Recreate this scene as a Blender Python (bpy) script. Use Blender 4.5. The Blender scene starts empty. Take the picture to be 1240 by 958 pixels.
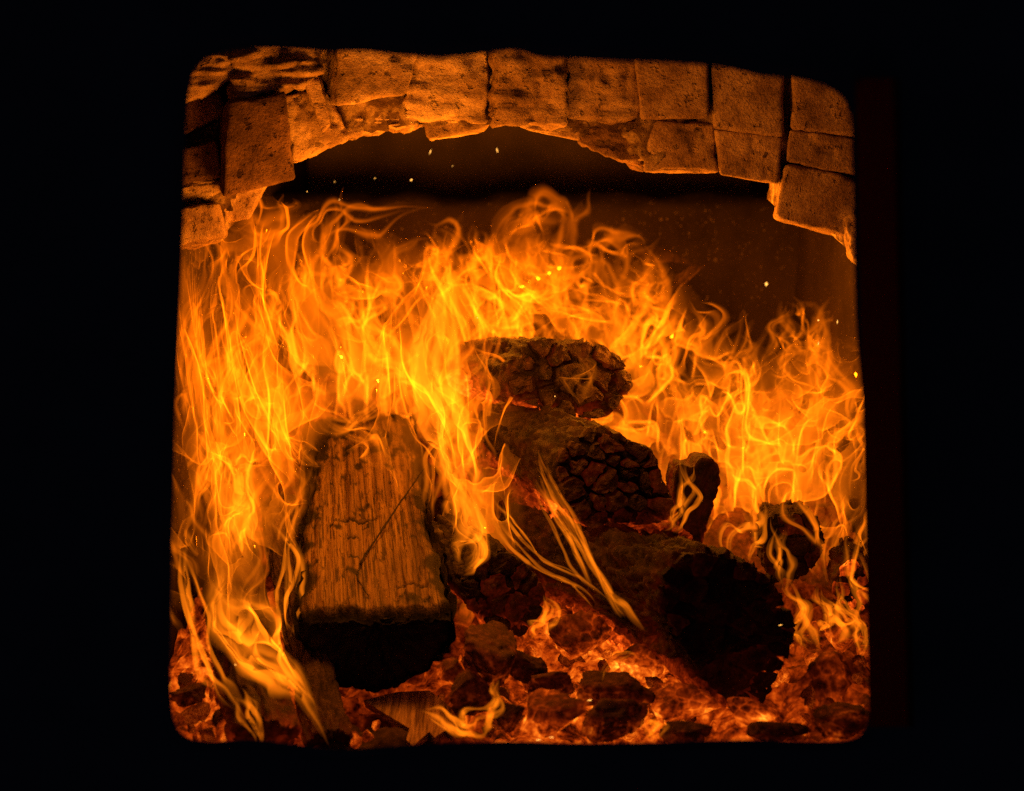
import bpy, math, random
import numpy as np
from mathutils import Vector

# ------------------------------------------------------------------ camera, world, lamps, exposure
scene = bpy.context.scene
C = scene.collection
IMG_W, IMG_H, FPX = 1240.0, 958.0, 1990.0
PITCH = math.radians(15.0)
CAM = np.array([0.0, -1.2, 1.2 * math.tan(PITCH)])
FWD = np.array([0.0, math.cos(PITCH), -math.sin(PITCH)])
UP = np.array([0.0, math.sin(PITCH), math.cos(PITCH)])

cam_data = bpy.data.cameras.new('camera')
cam = bpy.data.objects.new('camera', cam_data)
C.objects.link(cam)
cam.location = CAM
cam.rotation_euler = (math.pi / 2 - PITCH, 0, 0)
cam_data.sensor_width = 36.0
cam_data.lens = 36.0 * FPX / IMG_W
cam_data.clip_start = 0.02
cam_data.clip_end = 50.0
cam_data.dof.use_dof = True
cam_data.dof.focus_distance = 1.66
cam_data.dof.aperture_fstop = 4.4
scene.camera = cam

world = bpy.data.worlds.new('World')
scene.world = world
world.use_nodes = True
world.node_tree.nodes['Background'].inputs[0].default_value = (0.35, 0.42, 0.75, 1)
world.node_tree.nodes['Background'].inputs[1].default_value = 0.05

def lamp(name, loc, power, radius=0.05, col=(1.0, 0.255, 0.008)):
    d = bpy.data.lights.new(name, 'POINT')
    d.energy = power; d.color = col; d.shadow_soft_size = radius
    o = bpy.data.objects.new(name, d); C.objects.link(o); o.location = loc
    return o
# the light of the burning fire, from inside the flames
lamp('fire_light_left', (-0.16, 0.30, 0.02), 3.4, 0.05)
lamp('fire_light_middle', (-0.03, 0.62, 0.0), 4.6, 0.06)
lamp('fire_light_right', (0.17, 0.55, -0.06), 4.2, 0.05)
lamp('fire_light_front', (0.06, 0.28, 0.02), 1.2, 0.05)

scene.view_settings.view_transform = 'Standard'
scene.view_settings.look = 'None'
scene.view_settings.exposure = 0.0
scene.view_settings.gamma = 1.0
scene.render.engine = 'CYCLES'
cy = scene.cycles
cy.max_bounces = 2; cy.diffuse_bounces = 1; cy.glossy_bounces = 2
cy.transmission_bounces = 1; cy.volume_bounces = 0; cy.transparent_max_bounces = 16
cy.sample_clamp_indirect = 3.0
cy.use_adaptive_sampling = True; cy.adaptive_threshold = 0.02
cy.use_denoising = False
try: cy.denoiser = 'OPENIMAGEDENOISE'
except Exception: pass
cy.volume_max_steps = 64

# ------------------------------------------------------------------ helpers
rng = np.random.default_rng(7)
random.seed(7)

def P(px, py, Y):
    """the point at depth Y on the line of sight of a spot in the photograph"""
    d = FWD + np.array([1.0, 0, 0]) * ((px - IMG_W / 2) / FPX) + UP * ((IMG_H / 2 - py) / FPX)
    return CAM + d * ((Y - CAM[1]) / d[1])
def mpp(Y): return (Y - CAM[1]) / math.cos(PITCH) / FPX   # metres per photo pixel at depth Y

_vn = {}
def vnoise(p, seed=0):
    """three independent smooth noises in -1..1 at points p (..., 3)"""
    if seed not in _vn:
        _vn[seed] = np.random.default_rng(1000 + seed).uniform(-1, 1, (32 * 32 * 32, 3)).astype(np.float32)
    T = _vn[seed]
    p = np.asarray(p, dtype=np.float32)
    f = np.floor(p); i = f.astype(np.int32); f = p - f
    w = f * f * f * (f * (f * 6 - 15) + 10)
    out = np.zeros(p.shape, np.float32)
    for dx in (0, 1):
        wx = w[..., 0] if dx else 1 - w[..., 0]
        ix = ((i[..., 0] + dx) & 31) << 10
        for dy in (0, 1):
            wy = wx * (w[..., 1] if dy else 1 - w[..., 1])
            iy = ix + (((i[..., 1] + dy) & 31) << 5)
            for dz in (0, 1):
                ww = wy * (w[..., 2] if dz else 1 - w[..., 2])
                out += T[iy + ((i[..., 2] + dz) & 31)] * ww[..., None]
    return out
def fbm(p, seed=0, octs=4, gain=0.5):
    p = np.asarray(p, np.float32); s = 0; a = 1.0
    for o in range(octs):
        s = s + a * vnoise(p * (2.03 ** o) + 7.3 * o, seed + o)
        a *= gain
    return s
def voro(p, seed=0):
    """F1, F2-F1 of jittered 3-D cells, and a random value of the nearest cell"""
    T = np.random.default_rng(500 + seed).uniform(0.1, 0.9, (16 * 16 * 16, 3)).astype(np.float32)
    R = np.random.default_rng(900 + seed).uniform(0, 1, 16 * 16 * 16).astype(np.float32)
    p = np.asarray(p, np.float32); b = np.floor(p).astype(np.int32)
    f1 = np.full(p.shape[:-1], 9., np.float32); f2 = f1.copy(); r = np.zeros_like(f1)
    for dx in (-1, 0, 1):
        for dy in (-1, 0, 1):
            for dz in (-1, 0, 1):
                c = b + np.array([dx, dy, dz]); k = ((c[..., 0] & 15) << 8) + ((c[..., 1] & 15) << 4) + (c[..., 2] & 15)
                d = np.linalg.norm(c + T[k] - p, axis=-1)
                near = d < f1
                f2 = np.where(near, f1, np.minimum(f2, d)); r = np.where(near, R[k], r); f1 = np.where(near, d, f1)
    return f1, f2 - f1, r
def sstep(a, b, x):
    t = np.clip((np.asarray(x) - a) / (b - a), 0, 1); return t * t * (3 - 2 * t)

def mesh_data(name, V, F, mat=None, smooth=True, attrs=None):
    V = np.asarray(V, np.float32)
    me = bpy.data.meshes.new(name)
    if isinstance(F, np.ndarray):
        k = F.shape[1]; n = len(F)
        me.vertices.add(len(V)); me.vertices.foreach_set('co', V.ravel())
        me.loops.add(n * k); me.loops.foreach_set('vertex_index', F.astype(np.int32).ravel())
        me.polygons.add(n)
        me.polygons.foreach_set('loop_start', np.arange(0, n * k, k, dtype=np.int32))
        me.update(calc_edges=True)
    else:
        me.from_pydata([tuple(v) for v in V.tolist()], [], F); me.update()
    me.validate()
    me.polygons.foreach_set('use_smooth', np.full(len(me.polygons), smooth, dtype=bool))
    for k, a in (attrs or {}).items():
        at = me.attributes.new(k, 'FLOAT', 'POINT'); at.data.foreach_set('value', np.asarray(a, np.float32))
    if mat: me.materials.append(mat)
    return me
def obj(name, me, parent=None, loc=None):
    o = bpy.data.objects.new(name, me); C.objects.link(o)
    if parent is not None: o.parent = parent
    if loc is not None: o.location = [float(c) for c in loc]
    return o
def tag(o, label, cat=None, group=None, kind=None):
    o['label'] = label
    if cat: o['category'] = cat
    if group: o['group'] = group
    if kind: o['kind'] = kind
    return o
def struct(o):
    o['kind'] = 'structure'; return o

# ------------------------------------------------------------------ materials
def mat_new(name):
    m = bpy.data.materials.new(name); m.use_nodes = True
    nt = m.node_tree; nt.nodes.clear()
    return m, nt, nt.nodes, nt.links
class NB:
    """small node builder"""
    def __init__(s, name):
        s.m, s.nt, s.n, s.l = mat_new(name)
        s.out = s.n.new('ShaderNodeOutputMaterial')
    def node(s, t, **kw):
        x = s.n.new(t)
        for k, v in kw.items(): setattr(x, k, v)
        return x
    def put(s, sock, v):
        if hasattr(v, 'is_linked') or isinstance(v, bpy.types.NodeSocket): s.l.new(v, sock)
        else: sock.default_value = v
    def coord(s, scale=(1, 1, 1)):
        t = s.node('ShaderNodeTexCoord'); m = s.node('ShaderNodeMapping'); r = s.node('ShaderNodeObjectInfo')
        k = s.node('ShaderNodeVectorMath', operation='SCALE'); k.inputs[0].default_value = (7.3, 11.9, 5.1); s.l.new(r.outputs['Random'], k.inputs['Scale'])
        s.l.new(k.outputs[0], m.inputs['Location'])
        s.l.new(t.outputs['Object'], m.inputs['Vector']); m.inputs['Scale'].default_value = scale
        return m.outputs[0]
    def noise(s, scale, detail=4, rough=0.55, vec=None, dist=0.0):
        n = s.node('ShaderNodeTexNoise'); n.inputs['Scale'].default_value = scale
        n.inputs['Detail'].default_value = detail; n.inputs['Roughness'].default_value = rough
        n.inputs['Distortion'].default_value = dist
        if vec is not None: s.l.new(vec, n.inputs['Vector'])
        return n.outputs['Fac']
    def vor(s, scale, vec=None, feature='DISTANCE_TO_EDGE'):
        n = s.node('ShaderNodeTexVoronoi', feature=feature); n.inputs['Scale'].default_value = scale
        if vec is not None: s.l.new(vec, n.inputs['Vector'])
        return n.outputs['Distance']
    def ramp(s, fac, stops):
        r = s.node('ShaderNodeValToRGB'); e = r.color_ramp.elements
        while len(e) < len(stops): e.new(0.5)
        for k, (pos, col) in enumerate(stops):
            e[k].position = pos; e[k].color = col if len(col) == 4 else (*col, 1)
        s.l.new(fac, r.inputs[0]); return r.outputs[0]
    def math(s, op, a, b=0.0, c=None, clamp=False):
        m = s.node('ShaderNodeMath', operation=op, use_clamp=clamp)
        s.put(m.inputs[0], a); s.put(m.inputs[1], b)
        if c is not None: s.put(m.inputs[2], c)
        return m.outputs[0]
    def mixc(s, fac, a, b, mode='MIX'):
        m = s.node('ShaderNodeMix', data_type='RGBA', blend_type=mode)
        s.put(m.inputs[0], fac); s.put(m.inputs[6], a); s.put(m.inputs[7], b)
        return m.outputs[2]
    def attr(s, name):
        return s.node('ShaderNodeAttribute', attribute_name=name).outputs['Fac']
    def bsdf(s, col, rough=0.8, bump=None, bstr=0.3, bdist=0.002, metal=0.0, em=None, estr=0.0, spec=0.3):
        b = s.node('ShaderNodeBsdfPrincipled')
        s.put(b.inputs['Base Color'], col); s.put(b.inputs['Roughness'], rough)
        b.inputs['Metallic'].default_value = metal; b.inputs['Specular IOR Level'].default_value = spec
        if bump is not None:
            u = s.node('ShaderNodeBump'); u.inputs['Strength'].default_value = bstr; u.inputs['Distance'].default_value = bdist
            s.l.new(bump, u.inputs['Height']); s.l.new(u.outputs[0], b.inputs['Normal'])
        if em is not None:
            s.put(b.inputs['Emission Color'], em); s.put(b.inputs['Emission Strength'], estr)
        s.l.new(b.outputs[0], s.out.inputs['Surface'])
        s.m.cycles.emission_sampling = 'NONE'
        return s.m

def brick_mat(name, base, dark, pits=0.5):
    b = NB(name); v = b.coord()
    n1 = b.noise(26, 4, 0.65, v); n2 = b.noise(330, 4, 0.75, v); n3 = b.noise(95, 3, 0.6, v)
    col = b.ramp(n1, [(0.30, tuple(c * .5 for c in dark)), (0.44, dark), (0.62, base)])
    spots = b.math('MULTIPLY', b.math('SUBTRACT', n3, 0.60), 12.0, clamp=True)
    col = b.mixc(b.math('MULTIPLY', spots, pits), col, tuple(c * 0.25 for c in dark) + (1,))
    fine = b.math('MULTIPLY', b.math('SUBTRACT', 0.50, n2), 6.0, clamp=True)
    col = b.mixc(b.math('MULTIPLY', fine, 0.6), col, (dark[0] * .4, dark[1] * .4, dark[2] * .4, 1))
    h = b.math('ADD', n2, b.math('MULTIPLY', spots, -0.7))
    ri = b.node('ShaderNodeObjectInfo').outputs['Random']
    col = b.mixc(1.0, col, b.ramp(ri, [(0.0, (0.80, 0.77, 0.74)), (1.0, (1.12, 1.12, 1.1))]), 'MULTIPLY')
    return b.bsdf(col, 0.95, h, 1.0, 0.003, spec=0.12)
M_brick = brick_mat('fired_brick', (0.66, 0.47, 0.32), (0.40, 0.26, 0.17), 0.5)
M_brick_pale = brick_mat('pale_rough_brick', (0.78, 0.58, 0.40), (0.42, 0.28, 0.18), 0.7)
M_brick_dark = brick_mat('dark_glazed_brick', (0.27, 0.155, 0.10), (0.14, 0.08, 0.055), 0.8)
M_mortar = brick_mat('mortar', (0.72, 0.54, 0.36), (0.16, 0.10, 0.06), 0.6)

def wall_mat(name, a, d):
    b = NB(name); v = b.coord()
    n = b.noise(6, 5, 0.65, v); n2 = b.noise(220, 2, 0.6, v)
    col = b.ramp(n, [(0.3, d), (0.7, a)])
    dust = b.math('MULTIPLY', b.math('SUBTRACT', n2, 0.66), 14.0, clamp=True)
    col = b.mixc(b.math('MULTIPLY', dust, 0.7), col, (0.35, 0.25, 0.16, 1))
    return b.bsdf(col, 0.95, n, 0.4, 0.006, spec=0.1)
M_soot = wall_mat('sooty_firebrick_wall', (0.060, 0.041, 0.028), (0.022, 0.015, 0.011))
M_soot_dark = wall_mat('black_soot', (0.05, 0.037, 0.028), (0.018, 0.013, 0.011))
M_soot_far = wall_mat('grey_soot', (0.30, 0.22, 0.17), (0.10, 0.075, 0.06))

b = NB('black_iron'); n = b.noise(40, 5)
M_iron = b.bsdf(b.ramp(n, [(0.3, (0.012, 0.012, 0.014)), (0.7, (0.020, 0.020, 0.024))]), 0.7, n, 0.4, 0.002, spec=0.2)

GLOW = (1.0, 0.20, 0.012, 1)
def char_mat(name, base=(0.042, 0.025, 0.017), dark=(0.007, 0.005, 0.004), ash=0.12, glow=6.0):
    """burnt wood; the attributes crack (0..1, depth of the fissure) and heat (0..1) come with the mesh"""
    b = NB(name); v = b.coord()
    n1 = b.noise(75, 5, 0.65, v); n2 = b.noise(300, 4, 0.7, v)
    col = b.ramp(n1, [(0.34, dark), (0.68, base)])
    a = b.math('MULTIPLY', b.math('SUBTRACT', n2, 0.6), 8.0, clamp=True)
    col = b.mixc(b.math('MULTIPLY', a, ash), col, (0.45, 0.38, 0.32, 1))
    crack = b.attr('crack'); heat = b.attr('hotness')
    col = b.mixc(b.math('MULTIPLY', crack, 0.8), col, (0.008, 0.006, 0.005, 1))
    hot = b.math('MULTIPLY', heat, b.math('ADD', b.math('MULTIPLY', n1, 1.9), -0.42), clamp=True)
    hot = b.math('ADD', hot, b.math('MULTIPLY', b.math('MULTIPLY', crack, heat), 0.38), clamp=True)
    hot = b.math('POWER', hot, 1.9)
    hot = b.math('MULTIPLY', hot, b.math('ADD', 0.35, n2))
    ec = b.ramp(hot, [(0.0, (0.6, 0.03, 0.002)), (0.35, (1.0, 0.13, 0.006)), (0.8, (1.0, 0.33, 0.02))])
    return b.bsdf(col, 0.85, n2, 1.0, 0.003, em=ec, estr=b.math('MULTIPLY', hot, glow), spec=0.3)
M_char = char_mat('charred_wood')
M_char_brown = char_mat('cracked_brown_char', (0.095, 0.054, 0.034), (0.018, 0.011, 0.008), 0.22, 5.0)
M_char_black = char_mat('black_char', (0.022, 0.015, 0.011), (0.006, 0.005, 0.004), 0.04, 5.0)

def ember_mat(name, gain, thr=0.0):
    b = NB(name); v = b.coord()
    n1 = b.noise(38, 6, 0.65, v, 0.6); n2 = b.noise(150, 5, 0.7, v)
    heat = b.attr('hotness'); crack = b.attr('crack')
    h = b.math('ADD', b.math('MULTIPLY', n1, 0.9), b.math('MULTIPLY', n2, 0.5))
    h = b.math('MULTIPLY', b.math('SUBTRACT', h, 0.42 + thr), 2.2, clamp=True)
    h = b.math('MULTIPLY', h, heat, clamp=True)
    h = b.math('ADD', h, b.math('MULTIPLY', b.math('MULTIPLY', crack, heat), 0.14), clamp=True)
    ec = b.ramp(h, [(0.0, (0.5, 0.02, 0.001)), (0.3, (1.0, 0.09, 0.003)), (0.62, (1.0, 0.18, 0.008)), (1.0, (1.0, 0.40, 0.03))])
    es = b.math('MULTIPLY', b.math('POWER', h, 1.5), gain)
    col = b.ramp(n2, [(0.3, (0.03, 0.018, 0.012)), (0.65, (0.09, 0.05, 0.035)), (0.85, (0.20, 0.15, 0.11))])
    return b.bsdf(col, 0.95, h, 0.6, 0.003, em=ec, estr=es, spec=0.1)
M_ember = ember_mat('glowing_ember', 2.4, 0.09)
M_ember_dim = ember_mat('dim_red_ember', 1.1, 0.20)

def flame_mat(name, strength, low, high, z0, z1, step=3.0):
    """thin luminous gas: emission only, colour drifting with height"""
    b = NB(name)
    g = b.node('ShaderNodeNewGeometry'); sx = b.node('ShaderNodeSeparateXYZ')
    b.l.new(g.outputs['Position'], sx.inputs[0])
    f = b.math('DIVIDE', b.math('SUBTRACT', sx.outputs[2], z0), z1 - z0, clamp=True)
    c = b.mixc(f, low, high)
    e = b.node('ShaderNodeEmission'); b.l.new(c, e.inputs[0]); e.inputs[1].default_value = strength
    b.l.new(e.outputs[0], b.out.inputs['Volume'])
    b.m.cycles.volume_step_rate = step
    return b.m
YEL = (1.0, 0.182, 0.003, 1); ORA = (1.0, 0.148, 0.001, 1); RED = (1.0, 0.10, 0.0006, 1)
FS = 110.0
M_flame_low = flame_mat('flame_yellow', FS, YEL, ORA, -0.30, 0.02)
M_flame_mid = flame_mat('flame_orange', FS, YEL, ORA, -0.28, -0.02)
M_flame_red = flame_mat('flame_red_tip', FS * 0.7, ORA, RED, -0.14, 0.0)
M_flame_tongue = flame_mat('flame_tongue_yellow', 150.0, (1.0, 0.20, 0.004, 1), YEL, -0.3, 0.0)
# ------------------------------------------------------------------ the setting: the firebox
def box_mesh(name, lo, hi, mat):
    x0, y0, z0 = lo; x1, y1, z1 = hi
    V = [(x0, y0, z0), (x1, y0, z0), (x1, y1, z0), (x0, y1, z0), (x0, y0, z1), (x1, y0, z1), (x1, y1, z1), (x0, y1, z1)]
    F = np.array([[0, 3, 2, 1], [4, 5, 6, 7], [0, 1, 5, 4], [1, 2, 6, 5], [2, 3, 7, 6], [3, 0, 4, 7]])
    return mesh_data(name, V, F, mat, False)
struct(obj('floor', box_mesh('floor', (-0.7, -0.05, -0.52), (0.7, 2.2, -0.42), M_soot_dark)))
struct(obj('wall_left', box_mesh('wall_left', (-0.46, 0.06, -0.42), (-0.34, 1.9, 0.6), M_soot)))
struct(obj('wall_right', box_mesh('wall_right', (0.40, 0.06, -0.42), (0.52, 1.9, 0.6), M_soot)))
BW = P(700, 245, 1.08)[2]
# worn top edge: a grid wrapped over the wall's front, top and back
xs_ = np.linspace(-0.34, 0.40, 120); prof = [(1.08, -0.42), (1.08, -0.2), (1.08, -0.1), (1.08, BW - 0.03), (1.084, BW - 0.008), (1.095, BW), (1.13, BW + 0.003), (1.19, BW), (1.20, BW - 0.01), (1.20, -0.42)]
Vw = np.array([[(x, y, z) for x in xs_] for y, z in prof]); wn = fbm(Vw * np.array([14, 14, 14]), 21, 4)
Vw[1:-1, :, 2] += (0.006 * wn[1:-1, :, 0]); Vw[1:-1, :, 1] += 0.007 * wn[1:-1, :, 1]
iw = np.arange(len(prof) * 120).reshape(len(prof), 120)
struct(obj('wall_back', mesh_data('wall_back', Vw.reshape(-1, 3), np.stack([iw[:-1, :-1], iw[:-1, 1:], iw[1:, 1:], iw[1:, :-1]], -1).reshape(-1, 4), M_soot, True)))
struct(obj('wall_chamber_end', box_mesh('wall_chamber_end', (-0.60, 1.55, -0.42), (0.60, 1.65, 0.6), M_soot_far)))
struct(obj('ceiling', box_mesh('ceiling', (-0.60, 0.06, 0.6), (0.60, 2.0, 0.68), M_soot_dark)))

# ember bed: a heap of glowing charcoal, one mass
def bed_height(x, y):
    p = np.stack([x, y, np.zeros_like(x)], -1)
    b_ = -0.385 + 0.10 * sstep(0.2, 1.0, y) + 0.035 * sstep(0.10, 0.32, x) * sstep(0.4, 0.1, y) + 0.02 * sstep(-0.15, -0.3, x)
    return b_ + 0.018 * fbm(p * 7, 3, 3)[..., 0]
nx_, ny_ = 190, 250
gx, gy = np.meshgrid(np.linspace(-0.335, 0.395, nx_), np.linspace(0.0, 1.075, ny_), indexing='ij')
pp = np.stack([gx, gy, np.zeros_like(gx)], -1)
f1, f21, rv = voro(pp * np.array([44, 34, 1]) + vnoise(pp * 30, 4) * 0.5, 5)
gz = bed_height(gx, gy) + 0.012 * (1 - f1) + 0.010 * rv + 0.006 * fbm(pp * 60, 8, 3)[..., 0]
crk = 1 - sstep(0.0, 0.16, f21)
dl = np.hypot((gx + 0.27) / 0.10, (gy - 0.18) / 0.22); dr = np.hypot((gx - 0.10) / 0.17, (gy - 0.25) / 0.20)
hot = np.clip(0.30 + 0.75 * np.exp(-dl ** 2) + 0.75 * np.exp(-dr ** 2) - 0.75 * np.exp(-(((gx + 0.12) / 0.09) ** 2 + ((gy - 0.12) / 0.12) ** 2)), 0, 1) * (0.50 + 0.45 * rv + 0.2 * crk)
idx = np.arange(nx_ * ny_).reshape(nx_, ny_)
Fb = np.stack([idx[:-1, :-1], idx[1:, :-1], idx[1:, 1:], idx[:-1, 1:]], -1).reshape(-1, 4)
bed = obj('ember_bed', mesh_data('ember_bed', np.stack([gx, gy, gz], -1).reshape(-1, 3), Fb, M_ember, True, {'crack': crk.ravel(), 'hotness': hot.ravel()}))
tag(bed, 'bed of glowing embers covering the floor under the logs', 'embers', None, 'stuff')

# black iron front with the stoke hole
loop_px = [(262, 66), (300, 60), (345, 60), (390, 63), (440, 63), (490, 68), (540, 70), (590, 65), (625, 62), (655, 70), (700, 72), (760, 75), (820, 77), (880, 83),
           (925, 93), (965, 96), (1000, 105), (1022, 120), (1032, 145), (1033, 190), (1035, 260), (1036, 330), (1039, 410), (1045, 480), (1048, 560), (1051, 640),
           (1054, 720), (1056, 790), (1055, 850), (1049, 885), (1030, 899), (980, 901), (900, 899), (800, 902), (700, 903), (620, 901), (540, 903), (470, 907), (410, 911),
           (360, 905), (300, 899), (250, 901), (222, 894), (209, 874), (205, 830), (206, 760), (207, 680), (209, 590), (211, 500), (215, 410), (219, 320), (222, 240), (224, 160), (230, 100), (242, 78)]
lp = np.array(loop_px, float)
def resample_closed(p, n):
    """smooth closed curve through p (Catmull-Rom), n points"""
    m = len(p); u = np.arange(n) * m / n; i = u.astype(int); f = (u - i)[:, None]
    a, b_, c, d = p[(i - 1) % m], p[i % m], p[(i + 1) % m], p[(i + 2) % m]
    return 0.5 * (2 * b_ + (c - a) * f + (2 * a - 5 * b_ + 4 * c - d) * f ** 2 + (3 * b_ - a - 3 * c + d) * f ** 3)
lp = resample_closed(lp, 330)
YP = -0.12
inner = np.array([P(a, c, YP) for a, c in lp])
cen = np.array([0, YP, -0.02])
dirs = inner - cen
sc_ = np.minimum(1.4 / np.maximum(abs(dirs[:, 0]), 1e-6), 1.2 / np.maximum(abs(dirs[:, 2]), 1e-6))
outer = cen + dirs * sc_[:, None]
lip = cen + dirs * 1.06 + np.array([0, 0.012, 0]); back_ = cen + dirs * 1.22 + np.array([0, 0.05, 0]); back_o = outer + np.array([0, 0.05, 0])
rings = [back_o, outer, cen + dirs * 1.03, inner + np.array([0, 0.004, 0]), lip, back_]
n_ = len(lp); V = np.concatenate(rings); Fp = []
k = np.arange(n_); k2 = (k + 1) % n_
for r in range(len(rings)):
    q = (r + 1) % len(rings)
    Fp.append(np.stack([r * n_ + k, r * n_ + k2, q * n_ + k2, q * n_ + k], -1))
front = obj('furnace_front', mesh_data('furnace_front', V, np.concatenate(Fp), M_iron, False))
tag(front, 'black iron furnace front with a rounded stoke hole showing the fire', 'furnace front')
# splayed flange on the right of the hole that catches a little red light
fl = [(1036 + 0.022 * (y - 110), y) for y in np.linspace(95, 880, 14)]
A_ = np.array([P(a, c, YP - 0.006) for a, c in fl]); B_ = np.array([P(a + 46, c, YP - 0.045) for a, c in fl]); D_ = np.array([P(a + 54, c, YP - 0.006) for a, c in fl])
V = np.concatenate([A_, B_, D_]); m_ = len(fl); Fp = []
for i in range(m_ - 1):
    for r in range(3): Fp.append([r * m_ + i, r * m_ + i + 1, ((r + 1) % 3) * m_ + i + 1, ((r + 1) % 3) * m_ + i])
Fp += [[0, m_, 2 * m_], [m_ - 1, 3 * m_ - 1, 2 * m_ - 1]]
b = NB('iron_tinted_by_glow'); n = b.noise(60, 5)
M_glow_iron = b.bsdf(b.ramp(n, [(0.3, (0.020, 0.0022, 0.0018)), (0.7, (0.036, 0.004, 0.003))]), 1.0, n, 0.4, 0.002, spec=0.0)  # the fire's red glow is put into the iron's base colour
fo = obj('flange', mesh_data('flange', V, Fp, M_glow_iron, False), front); fo['label'] = 'dull upright iron flange right of the stoke hole, tinted with red fire glow'

# ------------------------------------------------------------------ bricks
def cube_grid(n):
    """surface points and quads of the cube -1..1, n cells per edge"""
    g = np.linspace(-1, 1, n + 1); vid = {}; V = []; F = []
    def vert(p):
        k = tuple(np.round(p, 6))
        if k not in vid: vid[k] = len(V); V.append(p)
        return vid[k]
    for ax in range(3):
        for s in (-1, 1):
            o = [(ax + 1) % 3, (ax + 2) % 3]
            for i in range(n):
                for j in range(n):
                    q = []
                    for a, c in ((i, j), (i + 1, j), (i + 1, j + 1), (i, j + 1)):
                        p = np.zeros(3); p[ax] = s; p[o[0]] = g[a]; p[o[1]] = g[c]; q.append(vert(p))
                    F.append(q if s > 0 else q[::-1])
    return np.array(V), np.array(F)
CG, CF = cube_grid(26)
def brick(parent, px4, Y, depth, mat, shift=(0, 0), rough=1.0, strata=0.0, seed=0, tilt=0.0, rad=0.0035):
    """px4: the four corners of the face towards us (top left, top right, bottom right, bottom left)"""
    m4 = np.mean(px4, axis=0); px4 = [(a + 2.2 * np.sign(a - m4[0]), c + 1.8 * np.sign(c - m4[1])) for a, c in px4]
    c4 = np.array([P(a, c, Y + (tilt if k >= 2 else 0)) for k, (a, c) in enumerate(px4)])
    cpx = np.mean(px4, axis=0)
    D = P(cpx[0] + shift[0], cpx[1] + shift[1], Y + depth) - P(cpx[0], cpx[1], Y)
    mid = c4.mean(0) + D / 2
    w = (np.linalg.norm(c4[1] - c4[0]) + np.linalg.norm(c4[2] - c4[3])) / 4; hh = (np.linalg.norm(c4[3] - c4[0]) + np.linalg.norm(c4[2] - c4[1])) / 4
    half = np.array([w, depth / 2, hh])
    p = CG * half
    r = min(rad, half.min() * 0.6); q = np.clip(p, -(half - r), half - r); n = p - q
    n /= np.linalg.norm(n, axis=1)[:, None] + 1e-9
    p = q + n * r
    u = p / half                                          # back to -1..1: x right, y back, z up
    U = (u[:, 0:1] + 1) / 2; W = (1 - u[:, 2:3]) / 2; T = (u[:, 1:2] + 1) / 2
    pos = (c4[0] * (1 - U) + c4[1] * U) * (1 - W) + (c4[3] * (1 - U) + c4[2] * U) * W + D * T
    nl = fbm(pos * np.array([55, 55, 55]), 100 + seed, 4)[:, 0]
    ns = fbm(pos * np.array([30, 40, 150]), 130 + seed, 3)[:, 0]
    pit = np.clip(vnoise(pos * 150, 160 + seed)[:, 1] - 0.35, 0, 1)
    edge = 1 - sstep(0.0, 0.25, 1 - np.sort(abs(u), axis=1)[:, 1])
    chip = edge * np.clip(vnoise(pos * 38, 170 + seed)[:, 2], 0, 1)
    d = rough * (0.0010 * nl - 0.0035 * pit) + strata * 0.0055 * ns - 0.006 * chip * min(1.6, rough)
    c3 = np.array([[D @ D]])
    nw = n[:, 0:1] * (c4[1] - c4[0]) / np.linalg.norm(c4[1] - c4[0]) + n[:, 1:2] * D / np.linalg.norm(D) + n[:, 2:3] * (c4[0] - c4[3]) / np.linalg.norm(c4[0] - c4[3])
    pos = pos + nw * d[:, None]
    o = obj('brick', mesh_data('brick', pos - mid, CF, mat, True), parent, mid)
    return o
def empty(name, loc=(0, 0, 0)):
    e = bpy.data.objects.new(name, None); C.objects.link(e); e.location = [float(c) for c in loc]; e.empty_display_size = 0.05; return e

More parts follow.
